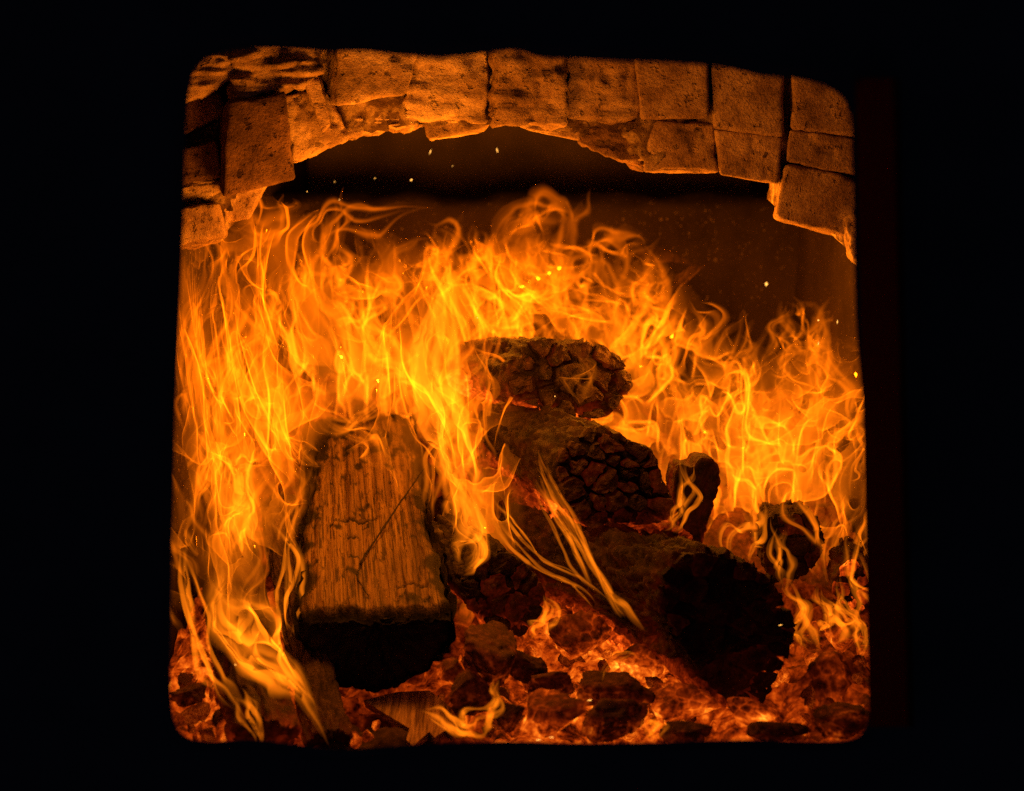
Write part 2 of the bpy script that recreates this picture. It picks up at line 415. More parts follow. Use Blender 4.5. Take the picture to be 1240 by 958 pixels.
def mortar(parent, poly, Y, thick, seed, step=7):
    """rough mortar sheet with body behind the bricks, bounded by a polygon"""
    poly = np.array(poly, float)
    x0, y0 = poly.min(0); x1, y1 = poly.max(0)
    xs = np.arange(x0, x1 + step, step); ys = np.arange(y0, y1 + step, step)
    GX, GY = np.meshgrid(xs, ys, indexing='ij')
    jit = vnoise(np.stack([GX / 9, GY / 9, GX * 0], -1), 200 + seed) * step * 0.4
    GX = GX + jit[..., 0]; GY = GY + jit[..., 1]
    def inside(x, y):
        c = np.zeros(x.shape, bool)
        for i in range(len(poly)):
            (xa, ya), (xb, yb) = poly[i], poly[i - 1]
            c ^= ((ya > y) != (yb > y)) & (x < (xb - xa) * (y - ya) / (yb - ya + 1e-9) + xa)
        return c
    cx = (GX[:-1, :-1] + GX[1:, 1:]) / 2; cy_ = (GY[:-1, :-1] + GY[1:, 1:]) / 2
    keep = inside(cx, cy_)
    n1 = fbm(np.stack([GX / 16, GY / 16, GX * 0 + 3], -1), 210 + seed, 4)[..., 0]
    YY = Y + 0.007 * n1
    V = np.array([[P(GX[i, j], GY[i, j], YY[i, j]) for j in range(len(ys))] for i in range(len(xs))])
    id_ = np.arange(GX.size).reshape(GX.shape)
    Fq = np.stack([id_[:-1, :-1], id_[1:, :-1], id_[1:, 1:], id_[:-1, 1:]], -1)[keep][:, ::-1]
    V = V.reshape(-1, 3); n = len(V)
    e = np.concatenate([Fq[:, [0, 1]], Fq[:, [1, 2]], Fq[:, [2, 3]], Fq[:, [3, 0]]])
    key = np.sort(e, 1); _, inv, cnt = np.unique(key[:, 0] * n + key[:, 1], return_inverse=True, return_counts=True)
    be = e[cnt[inv] == 1]
    Fs = np.stack([be[:, 1], be[:, 0], be[:, 0] + n, be[:, 1] + n], 1)
    VV = np.concatenate([V, V + np.array([0, thick, 0])]); FF = np.concatenate([Fq, Fq[:, ::-1] + n, Fs])
    used = np.zeros(2 * n, bool); used[FF.ravel()] = True; ix = np.cumsum(used) - 1
    return obj('mortar', mesh_data('mortar', VV[used], ix[FF], M_mortar, True), parent)

YA = 0.44
arch = empty('brick_arch', P(650, 150, YA + .05))
tag(arch, 'rough firebrick arch spanning the top of the firebox', 'arch')
arch_m = arch.matrix_world
def arch_brick(*a, **kw):
    o = brick(arch, *a, **kw); o.location = Vector(o.location) - Vector(arch.location); return o
bricks = [  # corners, depth offset, thickness, material, options
    ([(408, 30), (516, 30), (491, 113), (409, 128)], -.034, .10, M_brick_pale, dict(shift=(-22, -2), rough=1.2, rad=.004)),
    ([(502, 20), (592, 20), (590, 146), (490, 142)], .004, .12, M_brick_pale, dict(rough=2.2, strata=.8)),
    ([(598, 20), (683, 20), (684, 152), (596, 148)], -.006, .12, M_brick, dict(rough=2.2, strata=.9)),
    ([(388, 136), (508, 126), (516, 150), (398, 168)], .022, .10, M_brick_pale, dict(rough=2.2, strata=1.2)),
    ([(512, 138), (600, 138), (585, 156), (520, 166)], .03, .10, M_brick_pale, dict(rough=1.0, shift=(0, 4))),
    ([(590, 132), (702, 136), (702, 169), (640, 156)], .02, .10, M_brick_pale, dict(rough=1.5, strata=.5)),
    ([(684, 22), (771, 22), (773, 146), (687, 140)], .004, .12, M_brick, dict(rough=1.8, strata=.8)),
    ([(766, 30), (855, 32), (857, 142), (777, 143)], -.004, .12, M_brick, dict(rough=.5)),
    ([(859, 36), (948, 42), (947, 165), (865, 155)], .0, .12, M_brick, dict(rough=.5)),
    ([(962, 44), (1048, 52), (1050, 166), (959, 155)], -.004, .12, M_brick, dict(rough=.8)),
    ([(702, 146), (778, 144), (779, 205), (704, 171)], .016, .11, M_brick_dark, dict(rough=1.8, strata=.7)),
    ([(781, 145), (863, 152), (868, 208), (781, 207)], .010, .11, M_brick, dict(rough=1.4)),
    ([(866, 157), (946, 167), (941, 222), (873, 210)], .006, .11, M_brick, dict(rough=.8)),
    ([(958, 158), (1050, 170), (1050, 216), (954, 194)], .0, .11, M_brick, dict(rough=.9)),
    ([(953, 198), (1050, 219), (1046, 290), (941, 262)], .004, .11, M_brick, dict(rough=.9, shift=(-8, 4))),
    ([(1020, 262), (1060, 250), (1062, 330), (1030, 316)], -.004, .08, M_brick_pale, dict(rough=1.4, rad=.012)),
]
for i, (q, dy, dep, m, kw) in enumerate(bricks): arch_brick(q, YA + dy, dep, m, seed=i % 9, **kw)
mo = mortar(arch, [(380, 20), (1080, 20), (1080, 330), (1030, 300), (1012, 280), (945, 255), (948, 210), (868, 203), (782, 198), (708, 166), (640, 150), (520, 150), (420, 160), (390, 150)], YA + .015, .09, 1)
mo.location = -Vector(arch.location)
# the ragged abutment on the left
abut = empty('brick_pillar', P(300, 170, YA + .05))
tag(abut, 'crooked stack of dark and pale bricks carrying the arch on the left', 'pillar')
lbricks = [
    ([(170, 60), (292, 44), (290, 88), (170, 150)], -.03, .10, M_brick, dict(rough=2.2, strata=.9)),
    ([(283, 58), (392, 42), (388, 94), (281, 124)], -.035, .10, M_brick_pale, dict(rough=2.4, strata=.9, shift=(-8, 6))),
    ([(180, 130), (266, 101), (279, 137), (180, 184)], .0, .12, M_brick_dark, dict(rough=1.2, shift=(4, 12))),
    ([(275, 124), (344, 112), (357, 216), (272, 238)], -.045, .13, M_brick_dark, dict(rough=1.0, shift=(-14, 0), rad=.004)),
    ([(346, 118), (396, 106), (420, 168), (356, 196)], .0, .11, M_brick_pale, dict(rough=2.4)),
    ([(367, 96), (387, 94), (398, 150), (388, 160)], -.022, .09, M_brick, dict(rough=.8, rad=.003)),
    ([(170, 192), (260, 172), (268, 214), (168, 232)], -.005, .12, M_brick_dark, dict(rough=1.1, shift=(6, 16))),
    ([(168, 230), (268, 212), (270, 232), (168, 256)], .006, .12, M_brick_pale, dict(rough=1.6, strata=1.)),  # pale slab standing in for the fire-lit underside of the dark brick above
    ([(168, 266), (264, 243), (272, 283), (168, 312)], -.01, .12, M_brick, dict(rough=1.6, shift=(4, 8))),
    ([(270, 220), (330, 212), (300, 262), (274, 268)], .04, .10, M_brick, dict(rough=1.5)),
]
for i, (q, dy, dep, m, kw) in enumerate(lbricks):
    o = brick(abut, q, YA + dy, dep, m, seed=(i + 4) % 9, **kw); o.location = Vector(o.location) - Vector(abut.location)
mo = mortar(abut, [(160, 30), (395, 30), (392, 150), (352, 188), (340, 215), (285, 232), (268, 280), (160, 300)], YA + .035, .08, 2)
mo.location = -Vector(abut.location)
# ------------------------------------------------------------------ logs
def frame_from(c, e, up=(0, 0, 1)):
    """log frame: z axis = along the log, away from us; x right, y up"""
    z = np.array(e, float); z /= np.linalg.norm(z)
    x = np.cross(z, up); x /= np.linalg.norm(x); x = x if x @ np.array([1.0, 0, 0]) > -0.2 else x
    y = np.cross(z, x)
    if y[2] < 0: y = -y
    x = np.cross(y, z)
    return np.array(c, float), np.stack([x, y, z], 1)
def px_to_plane(pts, c, R):
    out = []
    for px, py in pts:
        d = P(px, py, 1.0) - CAM; t = ((c - CAM) @ R[:, 2]) / (d @ R[:, 2]); q = R.T @ (CAM + d * t - c)
        out.append(q[:2])
    return np.array(out)
def place(o, c, R):
    from mathutils import Matrix
    M = Matrix.Identity(4)
    for i in range(3):
        for j in range(3): M[i][j] = float(R[i, j])
        M[i][3] = float(c[i])
    o.matrix_world = M
    return o
def even_outline(poly, n):
    q = resample_closed(np.array(poly, float), 600)
    seg = np.linalg.norm(np.roll(q, -1, 0) - q, axis=1); s = np.concatenate([[0], np.cumsum(seg)])
    t = np.linspace(0, s[-1], n, endpoint=False); qq = np.vstack([q, q[:1]])
    out = np.stack([np.interp(t, s, qq[:, k]) for k in range(2)], 1)
    a = 0.5 * np.sum(out[:, 0] * np.roll(out[:, 1], -1) - np.roll(out[:, 0], -1) * out[:, 1])
    return out if a > 0 else out[::-1]
def burnt_log(name, outline, L, mat, seed, nt=120, nl=80, cell=0.016, crack=0.006, rough=0.003, taper=0.9, c=None, R=None, heat=(0.3, 0.8), hotz=(-0.30, -0.36), stretch=3.0, face_in=0.0, bend=(0, 0), face_heat=0.35):
    o2 = even_outline(outline, nt); cen2 = o2.mean(0)
    rows = []
    for k in range(9, 0, -1): rows.append((1 - (k / 9.0) ** 1.0, 0.0))               # front face, rings
    s_ = np.linspace(0, 1, nl)
    V = []; 
    for f, s in rows: V.append(np.c_[cen2 + (o2 - cen2) * max(f, 0.02), np.full(nt, face_in * (1 - f))])
    for s in s_:
        sc = 1 - (1 - taper) * s
        q = cen2 + (o2 - cen2) * sc + np.array(bend) * s * s
        V.append(np.c_[q, np.full(nt, s * L + 0.001)])
    V.append(np.c_[cen2 + (o2 - cen2) * 0.05 + np.array(bend), np.full(nt, L)])
    nr = len(V); V = np.concatenate(V)
    id_ = np.arange(nr * nt).reshape(nr, nt)
    F = np.stack([id_[:-1], np.roll(id_, -1, 1)[:-1], np.roll(id_, -1, 1)[1:], id_[1:]], -1).reshape(-1, 4)
    F = F[:, ::-1]
    # outward directions
    nr_face = 9
    N = np.zeros_like(V)
    rad = V[:, :2] - cen2; rad /= np.linalg.norm(rad, axis=1)[:, None] + 1e-9
    N[:, :2] = rad; N[:nr_face * nt] = (0, 0, -1)
    q = V + vnoise(V * 45, seed + 90) * 0.008 + vnoise(V * 120, seed + 91) * 0.003
    f1, f21, rv = voro(q / cell * np.array([1, 1, 1 / stretch]) + seed, seed)
    cr = 1 - sstep(0.01, 0.13, f21)
    n1 = fbm(V * np.array([110, 110, 22]), seed + 70, 4, .6)[:, 0]
    V = V + N * (-crack * cr + rough * n1 + 0.35 * crack * (rv - 0.5))[:, None]
    wz = (R @ V.T).T[:, 2] + c[2]
    h = heat[0] + (heat[1] - heat[0]) * sstep(hotz[0], hotz[1], wz)
    h = h * (0.7 + 0.5 * vnoise(V * 18, seed + 80)[:, 0])
    h[:nr_face * nt] *= face_heat
    return place(obj(name, mesh_data(name, V, F, mat, True, {'crack': cr, 'hotness': np.clip(h, 0, 1)})), c, R)

def clip_half(poly, m, d):
    """keep the side of the polygon where (p-m).d <= 0"""
    out = []
    for i in range(len(poly)):
        a, b_ = poly[i - 1], poly[i]; sa = (a - m) @ d; sb = (b_ - m) @ d
        if sa <= 0: out.append(a)
        if (sa < 0 < sb) or (sb < 0 < sa): out.append(a + (b_ - a) * sa / (sa - sb))
    return out
def char_blocks(parent, outline, n, mat, seed, gap=0.0022, height=0.010, heat=0.15, radial=False, skip=(), dome=0.004, aniso=1.25):
    """the burnt end breaks into blocks with open cracks between them: each block is a part"""
    r = np.random.default_rng(seed); o2 = even_outline(outline, 60); cen2 = o2.mean(0)
    lo, hi = o2.min(0), o2.max(0); pts = []
    def inside(p):
        x, y = p; c = False
        for i in range(len(o2)):
            (xa, ya), (xb, yb) = o2[i], o2[i - 1]
            if (ya > y) != (yb > y) and x < (xb - xa) * (y - ya) / (yb - ya) + xa: c = not c
        return c
    best = []
    while len(pts) < n:
        cand = [lo + (hi - lo) * r.random(2) for _ in range(30)]; cand = [c_ for c_ in cand if inside(c_)]
        if not cand: continue
        pts.append(max(cand, key=lambda c_: min([np.linalg.norm(c_ - p) for p in pts] + [9]) * (0.75 + 0.5 * r.random())))
    pts = np.array(pts); wgt = r.uniform(-.5, .5, n)
    # crop to the outline by taking the outline polygon itself and clipping with the bisectors (outline is near convex)
    for i, p in enumerate(pts):
        if i in skip: continue
        poly = [q for q in o2]
        for j, q in enumerate(pts):
            if i == j: continue
            d = (q - p) * np.array([1, aniso]) ; d = d / np.linalg.norm(d)
            poly = clip_half(poly, p + (q - p) * (0.5 + 0.22 * (wgt[i] - wgt[j])) - d * gap * r.uniform(.2, 1.15), d)
            if len(poly) < 3: break
        if len(poly) < 3: continue
        poly = np.array(poly); cc = poly.mean(0)
        seg = np.linalg.norm(np.roll(poly, -1, 0) - poly, axis=1); s = np.concatenate([[0], np.cumsum(seg)]); tt = np.linspace(0, s[-1], 22, endpoint=False)
        pq = np.vstack([poly, poly[:1]]); ring = np.stack([np.interp(tt, s, pq[:, k]) for k in range(2)], 1)
        jn = vnoise(np.c_[ring * 210, np.full(22, seed * 1.7 + i)], 300 + seed)[:, :2] * 0.0022
        ring = ring + jn
        h = height * r.uniform(0.55, 1.25) - dome * (np.linalg.norm(cc - cen2) / max(np.linalg.norm(hi - lo) / 2, 1e-6)) * 2
        tl = r.uniform(-0.12, 0.12, 2)
        V = []; 
        for f, z in ((1.0, 0.006), (1.0, -h * 0.86), (0.95, -h * 0.99), (0.70, -h), (0.36, -h * 1.02), (0.04, -h * 1.0)):
            rr = cc + (ring - cc) * f
            zz = z + (rr - cc) @ tl * (z < 0)
            zz = zz + ((vnoise(np.c_[rr * 150, np.full(22, i * 2.3)], 310 + seed)[:, 0] * 0.0028 + vnoise(np.c_[rr * 420, np.full(22, i * 2.3)], 311 + seed)[:, 0] * 0.0011) if z < 0 else 0)
            V.append(np.c_[rr, zz + np.zeros(22)])
        V = np.concatenate(V); id_ = np.arange(6 * 22).reshape(6, 22)
        F = np.stack([id_[:-1], np.roll(id_, -1, 1)[:-1], np.roll(id_, -1, 1)[1:], id_[1:]], -1).reshape(-1, 4)[:, ::-1]
        ht = np.clip(heat * r.uniform(0.1, 1.3) * np.ones(len(V)), 0, .6); cr = np.repeat([1, .5, .1, 0, 0, 0], 22)
        o = obj('char_block', mesh_data('char_block', V, F, mat, False, {'hotness': ht, 'crack': cr}), parent)

# --- the split log in front on the left
c1 = (P(360, 737, .22) + P(547, 742, .22)) / 2; far1 = (P(372, 505, .74) + P(498, 505, .74)) / 2
c, R = frame_from(c1, far1 - c1)
L1 = np.linalg.norm(far1 - c1); W1 = 0.0675
slog = empty('split_log'); place(slog, c, R)
tag(slog, 'half-round split log with pale grained top face and black charred end', 'log')
b = NB('split_wood'); t = b.coord((1, 1, 0.014)); t2 = b.coord((1, 1, 0.25)); v = b.coord()
g1 = b.noise(480, 4, 0.65, t, 0.3); g2 = b.noise(110, 4, 0.6, t, 0.6); n1 = b.noise(26, 5, 0.6, t2); n2 = b.noise(150, 4, 0.6, t2)
col = b.ramp(g2, [(0.32, (0.06, 0.032, 0.015)), (0.50, (0.24, 0.145, 0.068)), (0.72, (0.40, 0.26, 0.13))])
line = b.math('MULTIPLY', b.math('SUBTRACT', 0.52, g1), 9.0, clamp=True)
col = b.mixc(b.math('MULTIPLY', line, 0.9), col, (0.035, 0.02, 0.011, 1))
scorch = b.math('MULTIPLY', b.math('SUBTRACT', n1, 0.56), 5.0, clamp=True)
col = b.mixc(b.math('MULTIPLY', scorch, 0.7), col, (0.045, 0.026, 0.015, 1))
pits = b.math('MULTIPLY', b.math('SUBTRACT', n2, 0.66), 16.0, clamp=True)
col = b.mixc(pits, col, (0.010, 0.007, 0.005, 1))
ch = b.attr('charring'); col = b.mixc(1.0, col, (0.60, 0.58, 0.56, 1), 'MULTIPLY'); col = b.mixc(ch, col, (0.006, 0.0048, 0.004, 1))
M_split = b.bsdf(col, 0.8, b.math('ADD', g1, b.math('MULTIPLY', pits, -0.6)), 0.7, 0.002, spec=0.25)
# the sawn body: fine grid on the flat face, rounded underneath
na, nl = 90, 150
a_ = np.linspace(-W1, W1, na); s_ = np.linspace(0, L1, nl) 
A, S = np.meshgrid(a_, s_, indexing='ij')
pl = np.stack([A, A * 0, S], -1)
edge_w = W1 * (1 - 0.10 * S / L1) + 0.004 * fbm(np.stack([S * 0 + np.sign(A) * 3, S * 0, S * 26], -1), 404, 4)[..., 0]
A2 = A / W1 * edge_w
gr = fbm(pl * np.array([520, 1, 7]), 401, 3)[..., 0]; gr2 = fbm(pl * np.array([120, 1, 4]), 402, 3)[..., 0]; gr3 = fbm(pl * np.array([40, 1, 22]), 403, 4)[..., 0]
H = 0.0016 * gr + 0.0028 * gr2 + 0.0016 * gr3 - 0.004 * sstep(0.8, 1.0, abs(A / W1)) 
pitn = np.clip(vnoise(pl * np.array([170, 1, 95]), 405)[..., 1] - 0.86, 0, 1); H -= 0.006 * pitn
rag = 0.006 + 0.011 * np.clip(fbm(np.stack([A * 95, A * 0, A * 0 + 2], -1), 406, 4)[..., 0] + 0.15, 0, 2)
H -= 0.012 * (1 - sstep(0.35, 1.0, S / rag))
charr = np.clip(1 - sstep(0.6, 1.25, S / rag), 0, 1)
wob = 0.012 * fbm(np.stack([S * 0 + np.sign(A), S * 0, S * 40], -1), 407, 4)[..., 0]
charr = np.maximum(charr, sstep(W1 - 0.013, W1 - 0.004, abs(A) + wob * 0.7) * 0.95)
mott = fbm(pl * np.array([60, 1, 36]), 408, 4)[..., 0]
charr = np.maximum(charr, sstep(0.62, 0.85, mott * 0.8 + 1.0 * sstep(0.34, 0.50, S) + 0.25 * sstep(0.02, W1, A) * sstep(0.2, 0.32, S)) * 0.92)
charr = np.maximum(charr, pitn > 0.05)
# dark dents
for (pa, ps, ra, rs) in ((-0.033, 0.052, 0.026, 0.0022), (0.012, 0.212, 0.030, 0.006), (0.018, 0.165, 0.010, 0.004)):
    dd = np.hypot((A - pa + 0.002 * gr3) / ra, (S - ps + 0.004 * (A - pa) / ra * 0.5) / rs); charr = np.maximum(charr, 1 - sstep(0.5, 1.1, dd)); H -= 0.004 * (1 - sstep(0.4, 1.1, dd))
top = np.stack([A2, H, S], -1).reshape(-1, 3)
id_ = np.arange(na * nl).reshape(na, nl)
Ft = np.stack([id_[:-1, :-1], id_[:-1, 1:], id_[1:, 1:], id_[1:, :-1]], -1).reshape(-1, 4)
wood = obj('wood_face', mesh_data('wood_face', top, Ft, M_split, True, {'charring': charr.ravel()}), slog); wood['label'] = 'pale split face with dark grain and scorched edges'
# bark: the round underside
nth = 60
th = np.linspace(1e-4, math.pi - 1e-4, nth); TH, SS = np.meshgrid(th, np.linspace(0, L1, 90), indexing='ij')
rr = (1 - 0.10 * SS / L1)
ew0 = W1 * rr[0] + 0.004 * fbm(np.stack([SS[0] * 0 - 3, SS[0] * 0, SS[0] * 26], -1), 404, 4)[..., 0]
ew1 = W1 * rr[0] + 0.004 * fbm(np.stack([SS[0] * 0 + 3, SS[0] * 0, SS[0] * 26], -1), 404, 4)[..., 0]
ex = np.where(np.cos(TH) < 0, ew0, ew1) + 0.004
pb = np.stack([np.cos(TH) * ex, -np.sin(TH) ** 0.75 * 0.085 * rr, SS], -1)
f1, f21, rv = voro(pb * np.array([60, 60, 30]), 41)
bn = 0.004 * fbm(pb * np.array([50, 50, 20]), 410, 4)[..., 0] - 0.005 * (1 - sstep(0, .2, f21)) + 0.003 * rv
edge_fade = sstep(0, 0.15, np.sin(TH))
pb[..., 0] += np.cos(TH) * bn; pb[..., 1] += -np.sin(TH) * bn; pb[..., 1] += 0.002 + 0.004 * (1 - edge_fade) * rv
idb = np.arange(nth * 90).reshape(nth, 90)
Fb = np.stack([idb[:-1, :-1], idb[:-1, 1:], idb[1:, 1:], idb[1:, :-1]], -1).reshape(-1, 4)[:, ::-1]
Vb = pb.reshape(-1, 3)
bark = obj('bark', mesh_data('bark', Vb, Fb, M_char_black, True, {'hotness': np.zeros(len(Vb)), 'crack': (1 - sstep(0, .25, f21)).ravel()}), slog); bark['label'] = 'black burnt bark round the underside'
# charred end face
nr = 14; rings = []
for k in range(nr + 1):
    f = k / nr
    x = np.cos(th) * (W1 + 0.003) * f; y = -np.sin(th) ** 0.75 * 0.086 * f
    rings.append(np.c_[x, y, np.zeros(nth)])
rings = np.array(rings); e3 = rings.reshape(-1, 3)
f1, f21, rv = voro(e3 * 75 + 3, 43)
e3[:, 2] = 0.004 + 0.005 * (1 - sstep(0, .2, f21)) - 0.004 * rv + 0.003 * fbm(e3 * 90, 411, 3)[:, 0] + 0.004 * sstep(0.85, 1, np.repeat(np.arange(nr + 1) / nr, nth))
e3[:, 1] -= 0.010 * (1 - sstep(0, .02, -e3[:, 1])) 
ide = np.arange((nr + 1) * nth).reshape(nr + 1, nth)
Fe = np.stack([ide[:-1, :-1], ide[:-1, 1:], ide[1:, 1:], ide[1:, :-1]], -1).reshape(-1, 4)
ce = obj('charred_end', mesh_data('charred_end', e3, Fe, M_char_black, True, {'hotness': np.zeros(len(e3)), 'crack': (1 - sstep(0, .25, f21))}), slog); ce['label'] = 'black charred sawn end'

def stick(name, pts, r0, r1, mat, parent=None, seed=0, n=8, seg=16):
    pts = np.array(pts, float); u = np.linspace(0, len(pts) - 1, seg); q = np.stack([np.interp(u, np.arange(len(pts)), pts[:, k]) for k in range(3)], 1)
    q = q + vnoise(q * 60, 500 + seed) * r0 * 0.8
    V = []; 
    for i in range(seg):
        t = q[min(i + 1, seg - 1)] - q[max(i - 1, 0)]; t /= np.linalg.norm(t); x = np.cross(t, (0.2, 0.3, 1)); x /= np.linalg.norm(x); y = np.cross(t, x)
        r = (r0 + (r1 - r0) * i / (seg - 1)) * (1 + 0.25 * math.sin(i * 2.1 + seed))
        a = np.arange(n) * 2 * math.pi / n
        V.append(q[i] + r * (np.cos(a)[:, None] * x + np.sin(a)[:, None] * y))
    V = np.concatenate(V); id_ = np.arange(seg * n).reshape(seg, n)
    F = np.stack([id_[:-1], np.roll(id_, -1, 1)[:-1], np.roll(id_, -1, 1)[1:], id_[1:]], -1).reshape(-1, 4).tolist() + [list(range(n))[::-1], list(range((seg - 1) * n, seg * n))]
    return obj(name, mesh_data(name, V, F, mat, True, {'hotness': np.zeros(len(V)), 'crack': np.zeros(len(V))}), parent)
Minv = R.T
def on_log(px, py, lift):
    d = P(px, py, 1.0) - CAM; n = R[:, 1]; t = ((c + n * lift - CAM) @ n) / (d @ n); return Minv @ (CAM + d * t - c)
sp = stick('splinter', [on_log(436, 684, .002), on_log(445, 668, .004), on_log(478, 618, .010), on_log(499, 588, .016), on_log(516, 564, .022)], .0012, .0007, M_char_black, slog, 1)
sp['label'] = 'thin black splinter standing across the split face'
stick('splinter', [on_log(436, 684, .001), on_log(432, 700, .001), on_log(446, 722, .001)], .0008, .0005, M_char_black, slog, 2)

# --- three charred logs stacked on the right of it
def end_log(name, label, end_px, cen_px, Y, e, L, mat, bmat, seed, nb, **kw):
    cc = P(*cen_px, Y); c_, R_ = frame_from(cc, e)
    ol = px_to_plane(end_px, c_, R_)
    bk = {k: kw.pop(k) for k in ('gap', 'height', 'bheat', 'skip', 'dome', 'aniso') if k in kw}
    o = burnt_log(name, ol, L, mat, seed, c=c_, R=R_, **kw)
    tag(o, label, 'log')
    if nb: char_blocks(o, (ol - ol.mean(0)) * 0.965 + ol.mean(0), nb, bmat, seed, gap=bk.get('gap', .0022), height=bk.get('height', .010), heat=bk.get('bheat', .15), skip=bk.get('skip', ()), dome=bk.get('dome', .004), aniso=bk.get('aniso', 1.25))
    return o, c_, R_
end_log('charred_log', 'charred log with notched cracked end, topmost of the burning pile',
    [(618, 440), (634, 426), (637, 412), (672, 411), (679, 428), (690, 414), (712, 412), (732, 420), (746, 430), (757, 446), (766, 458), (757, 480), (742, 499), (720, 508), (690, 504), (655, 496), (628, 486), (614, 466)],
    (690, 460), .50, (-.36, .90, -.20), .22, M_char, M_char_brown, 61, 16, gap=.0046, height=.012, bheat=.12, crack=.008, cell=.022, heat=(.18, .75), hotz=(-.11, -.17))
end_log('charred_log', 'log with a round end burnt into brown cracked blocks',
    [(700, 528), (720, 518), (745, 524), (770, 536), (795, 550), (798, 570), (807, 590), (815, 602), (813, 620), (800, 632), (770, 637), (740, 634), (712, 640), (690, 616), (677, 586), (673, 556), (684, 536)],
    (745, 580), .34, (-.32, .93, -.10), .26, M_char, M_char_brown, 62, 27, gap=.0034, height=.011, bheat=.10, crack=.006, cell=.014, heat=(.10, .9), hotz=(-.20, -.235))
end_log('charred_log', 'large black burnt log lying diagonally in front of the pile',
    [(800, 700), (815, 674), (850, 666), (890, 674), (920, 690), (944, 715), (952, 735), (961, 760), (956, 790), (944, 812), (930, 838), (915, 864), (890, 862), (862, 836), (838, 808), (815, 770), (800, 735)],
    (880, 760), .20, P(690, 690, .50) - P(880, 760, .20), .40, M_char, M_char_black, 63, 34, gap=.0024, height=.010, bheat=.05, crack=.011, cell=.013, heat=(.10, .85), hotz=(-.29, -.36), stretch=4.0, rough=.006, nt=170, nl=140, aniso=1.6)
end_log('charred_log', 'short charred stub just right of the split log',
    [(566, 690), (590, 672), (612, 668), (640, 686), (655, 706), (660, 728), (648, 752), (630, 770), (600, 764), (575, 742), (560, 715)],
    (610, 715), .30, (-.35, .90, -.05), .16, M_char, M_char, 64, 13, gap=.003, height=.008, bheat=.10, crack=.007, cell=.018, heat=(.05, .6), hotz=(-.27, -.32))
end_log('charred_log', 'dark upright log stub with a flat top at the right edge of the flames',
    [(928, 630), (950, 624), (984, 621), (992, 640), (996, 660), (990, 682), (975, 697), (950, 704), (932, 700), (924, 670)],
    (960, 662), .40, (.04, .98, -.16), .10, M_char, M_char, 65, 7, gap=.0022, height=.006, bheat=.12, crack=.005, cell=.018, heat=(.10, .6))
end_log('bark_piece', 'curled black bark piece beside the round cracked log',
    [(822, 564), (838, 566), (850, 555), (868, 558), (873, 580), (866, 604), (858, 634), (848, 662), (828, 660), (818, 620), (815, 590)],
    (846, 610), .39, (-.1, .98, -.1), .05, M_char_black, M_char_black, 66, 0, crack=.002, cell=.03, rough=.001)
end_log('bark_piece', 'dark burnt scrap against the right side of the stoke hole',
    [(1018, 690), (1032, 680), (1050, 690), (1056, 720), (1046, 745), (1022, 740), (1008, 716)],
    (1034, 712), .34, (.1, .95, 0), .08, M_char, M_char, 67, 5, gap=.003, height=.006, bheat=.5, crack=.005, cell=.018, heat=(.2, .8))
# long pieces lying under the flames on the left
def long_log(name, label, p0, p1, r, mat, seed, **kw):
    e = p1 - p0; c_, R_ = frame_from(p0, e)
    a = np.linspace(0, 2 * math.pi, 14, endpoint=False); rr = 1 + 0.14 * np.random.default_rng(seed).uniform(-1, 1, 14)
    ol = np.c_[np.cos(a) * rr * r[0], np.sin(a) * rr * r[1]]
    o = burnt_log(name, ol, np.linalg.norm(e), mat, seed, c=c_, R=R_, **kw); tag(o, label, 'log'); return o
long_log('burning_log', 'bark covered log under the flames in the lower left corner', P(322, 905, .10), P(262, 610, .50), (.034, .034), M_char, 71, heat=(.1, .5), cell=.02, crack=.006, stretch=2.5)
long_log('burning_log', 'narrow split stick leaning along the left of the split log', P(398, 900, .12), P(338, 610, .48), (.022, .016), M_char_brown, 72, heat=(.0, .3), cell=.012, crack=.003, stretch=6)
long_log('burning_log', 'half buried log behind the split log', P(520, 640, .62), P(440, 520, .95), (.05, .05), M_char, 73, heat=(.2, .7))
long_log('burning_log', 'glowing log carrying the cracked logs of the pile', P(800, 690, .36), P(600, 560, .72), (.05, .045), M_char, 74, heat=(.55, .95), cell=.013, crack=.006)

# --- splintered chip and coals on the embers
b = NB('chip_wood'); t = b.coord((1, 0.06, 1)); g = b.noise(260, 4, 0.6, t, .3)
M_chip = b.bsdf(b.ramp(g, [(.35, (.10, .05, .025)), (.6, (.50, .30, .15))]), .8, g, .6, .002)
chip_px = [(440, 848), (480, 838), (520, 836), (548, 858), (562, 884), (548, 890), (540, 884), (526, 893), (520, 886), (500, 903), (492, 896), (496, 882), (472, 868)]
def slab(name, label, pts, Y0, Y1, thick, mat, cat='chip'):
    """flat splinter sloping up from Y0 (bottom of its outline) to Y1 (top)"""
    ys = np.array([p[1] for p in pts]); f = (ys.max() - ys) / (ys.max() - ys.min())
    top_ = np.array([P(x, y, Y0 + (Y1 - Y0) * k) for (x, y), k in zip(pts, f)]); cc = top_.mean(0)
    n = len(pts); V = np.concatenate([top_ - cc, (top_ - cc) * 0.97 + np.array([0, .3 * thick, -thick])])
    F = [list(range(n))[::-1], list(range(n, 2 * n))] + [[i, (i + 1) % n, n + (i + 1) % n, n + i] for i in range(n)]
    o = obj(name, mesh_data(name, V, F, mat, False), None, cc); return tag(o, label, cat)
slab('wood_chip', 'flat splintered wood chip with a toothed end under the split log', chip_px, .13, .24, .008, M_chip)

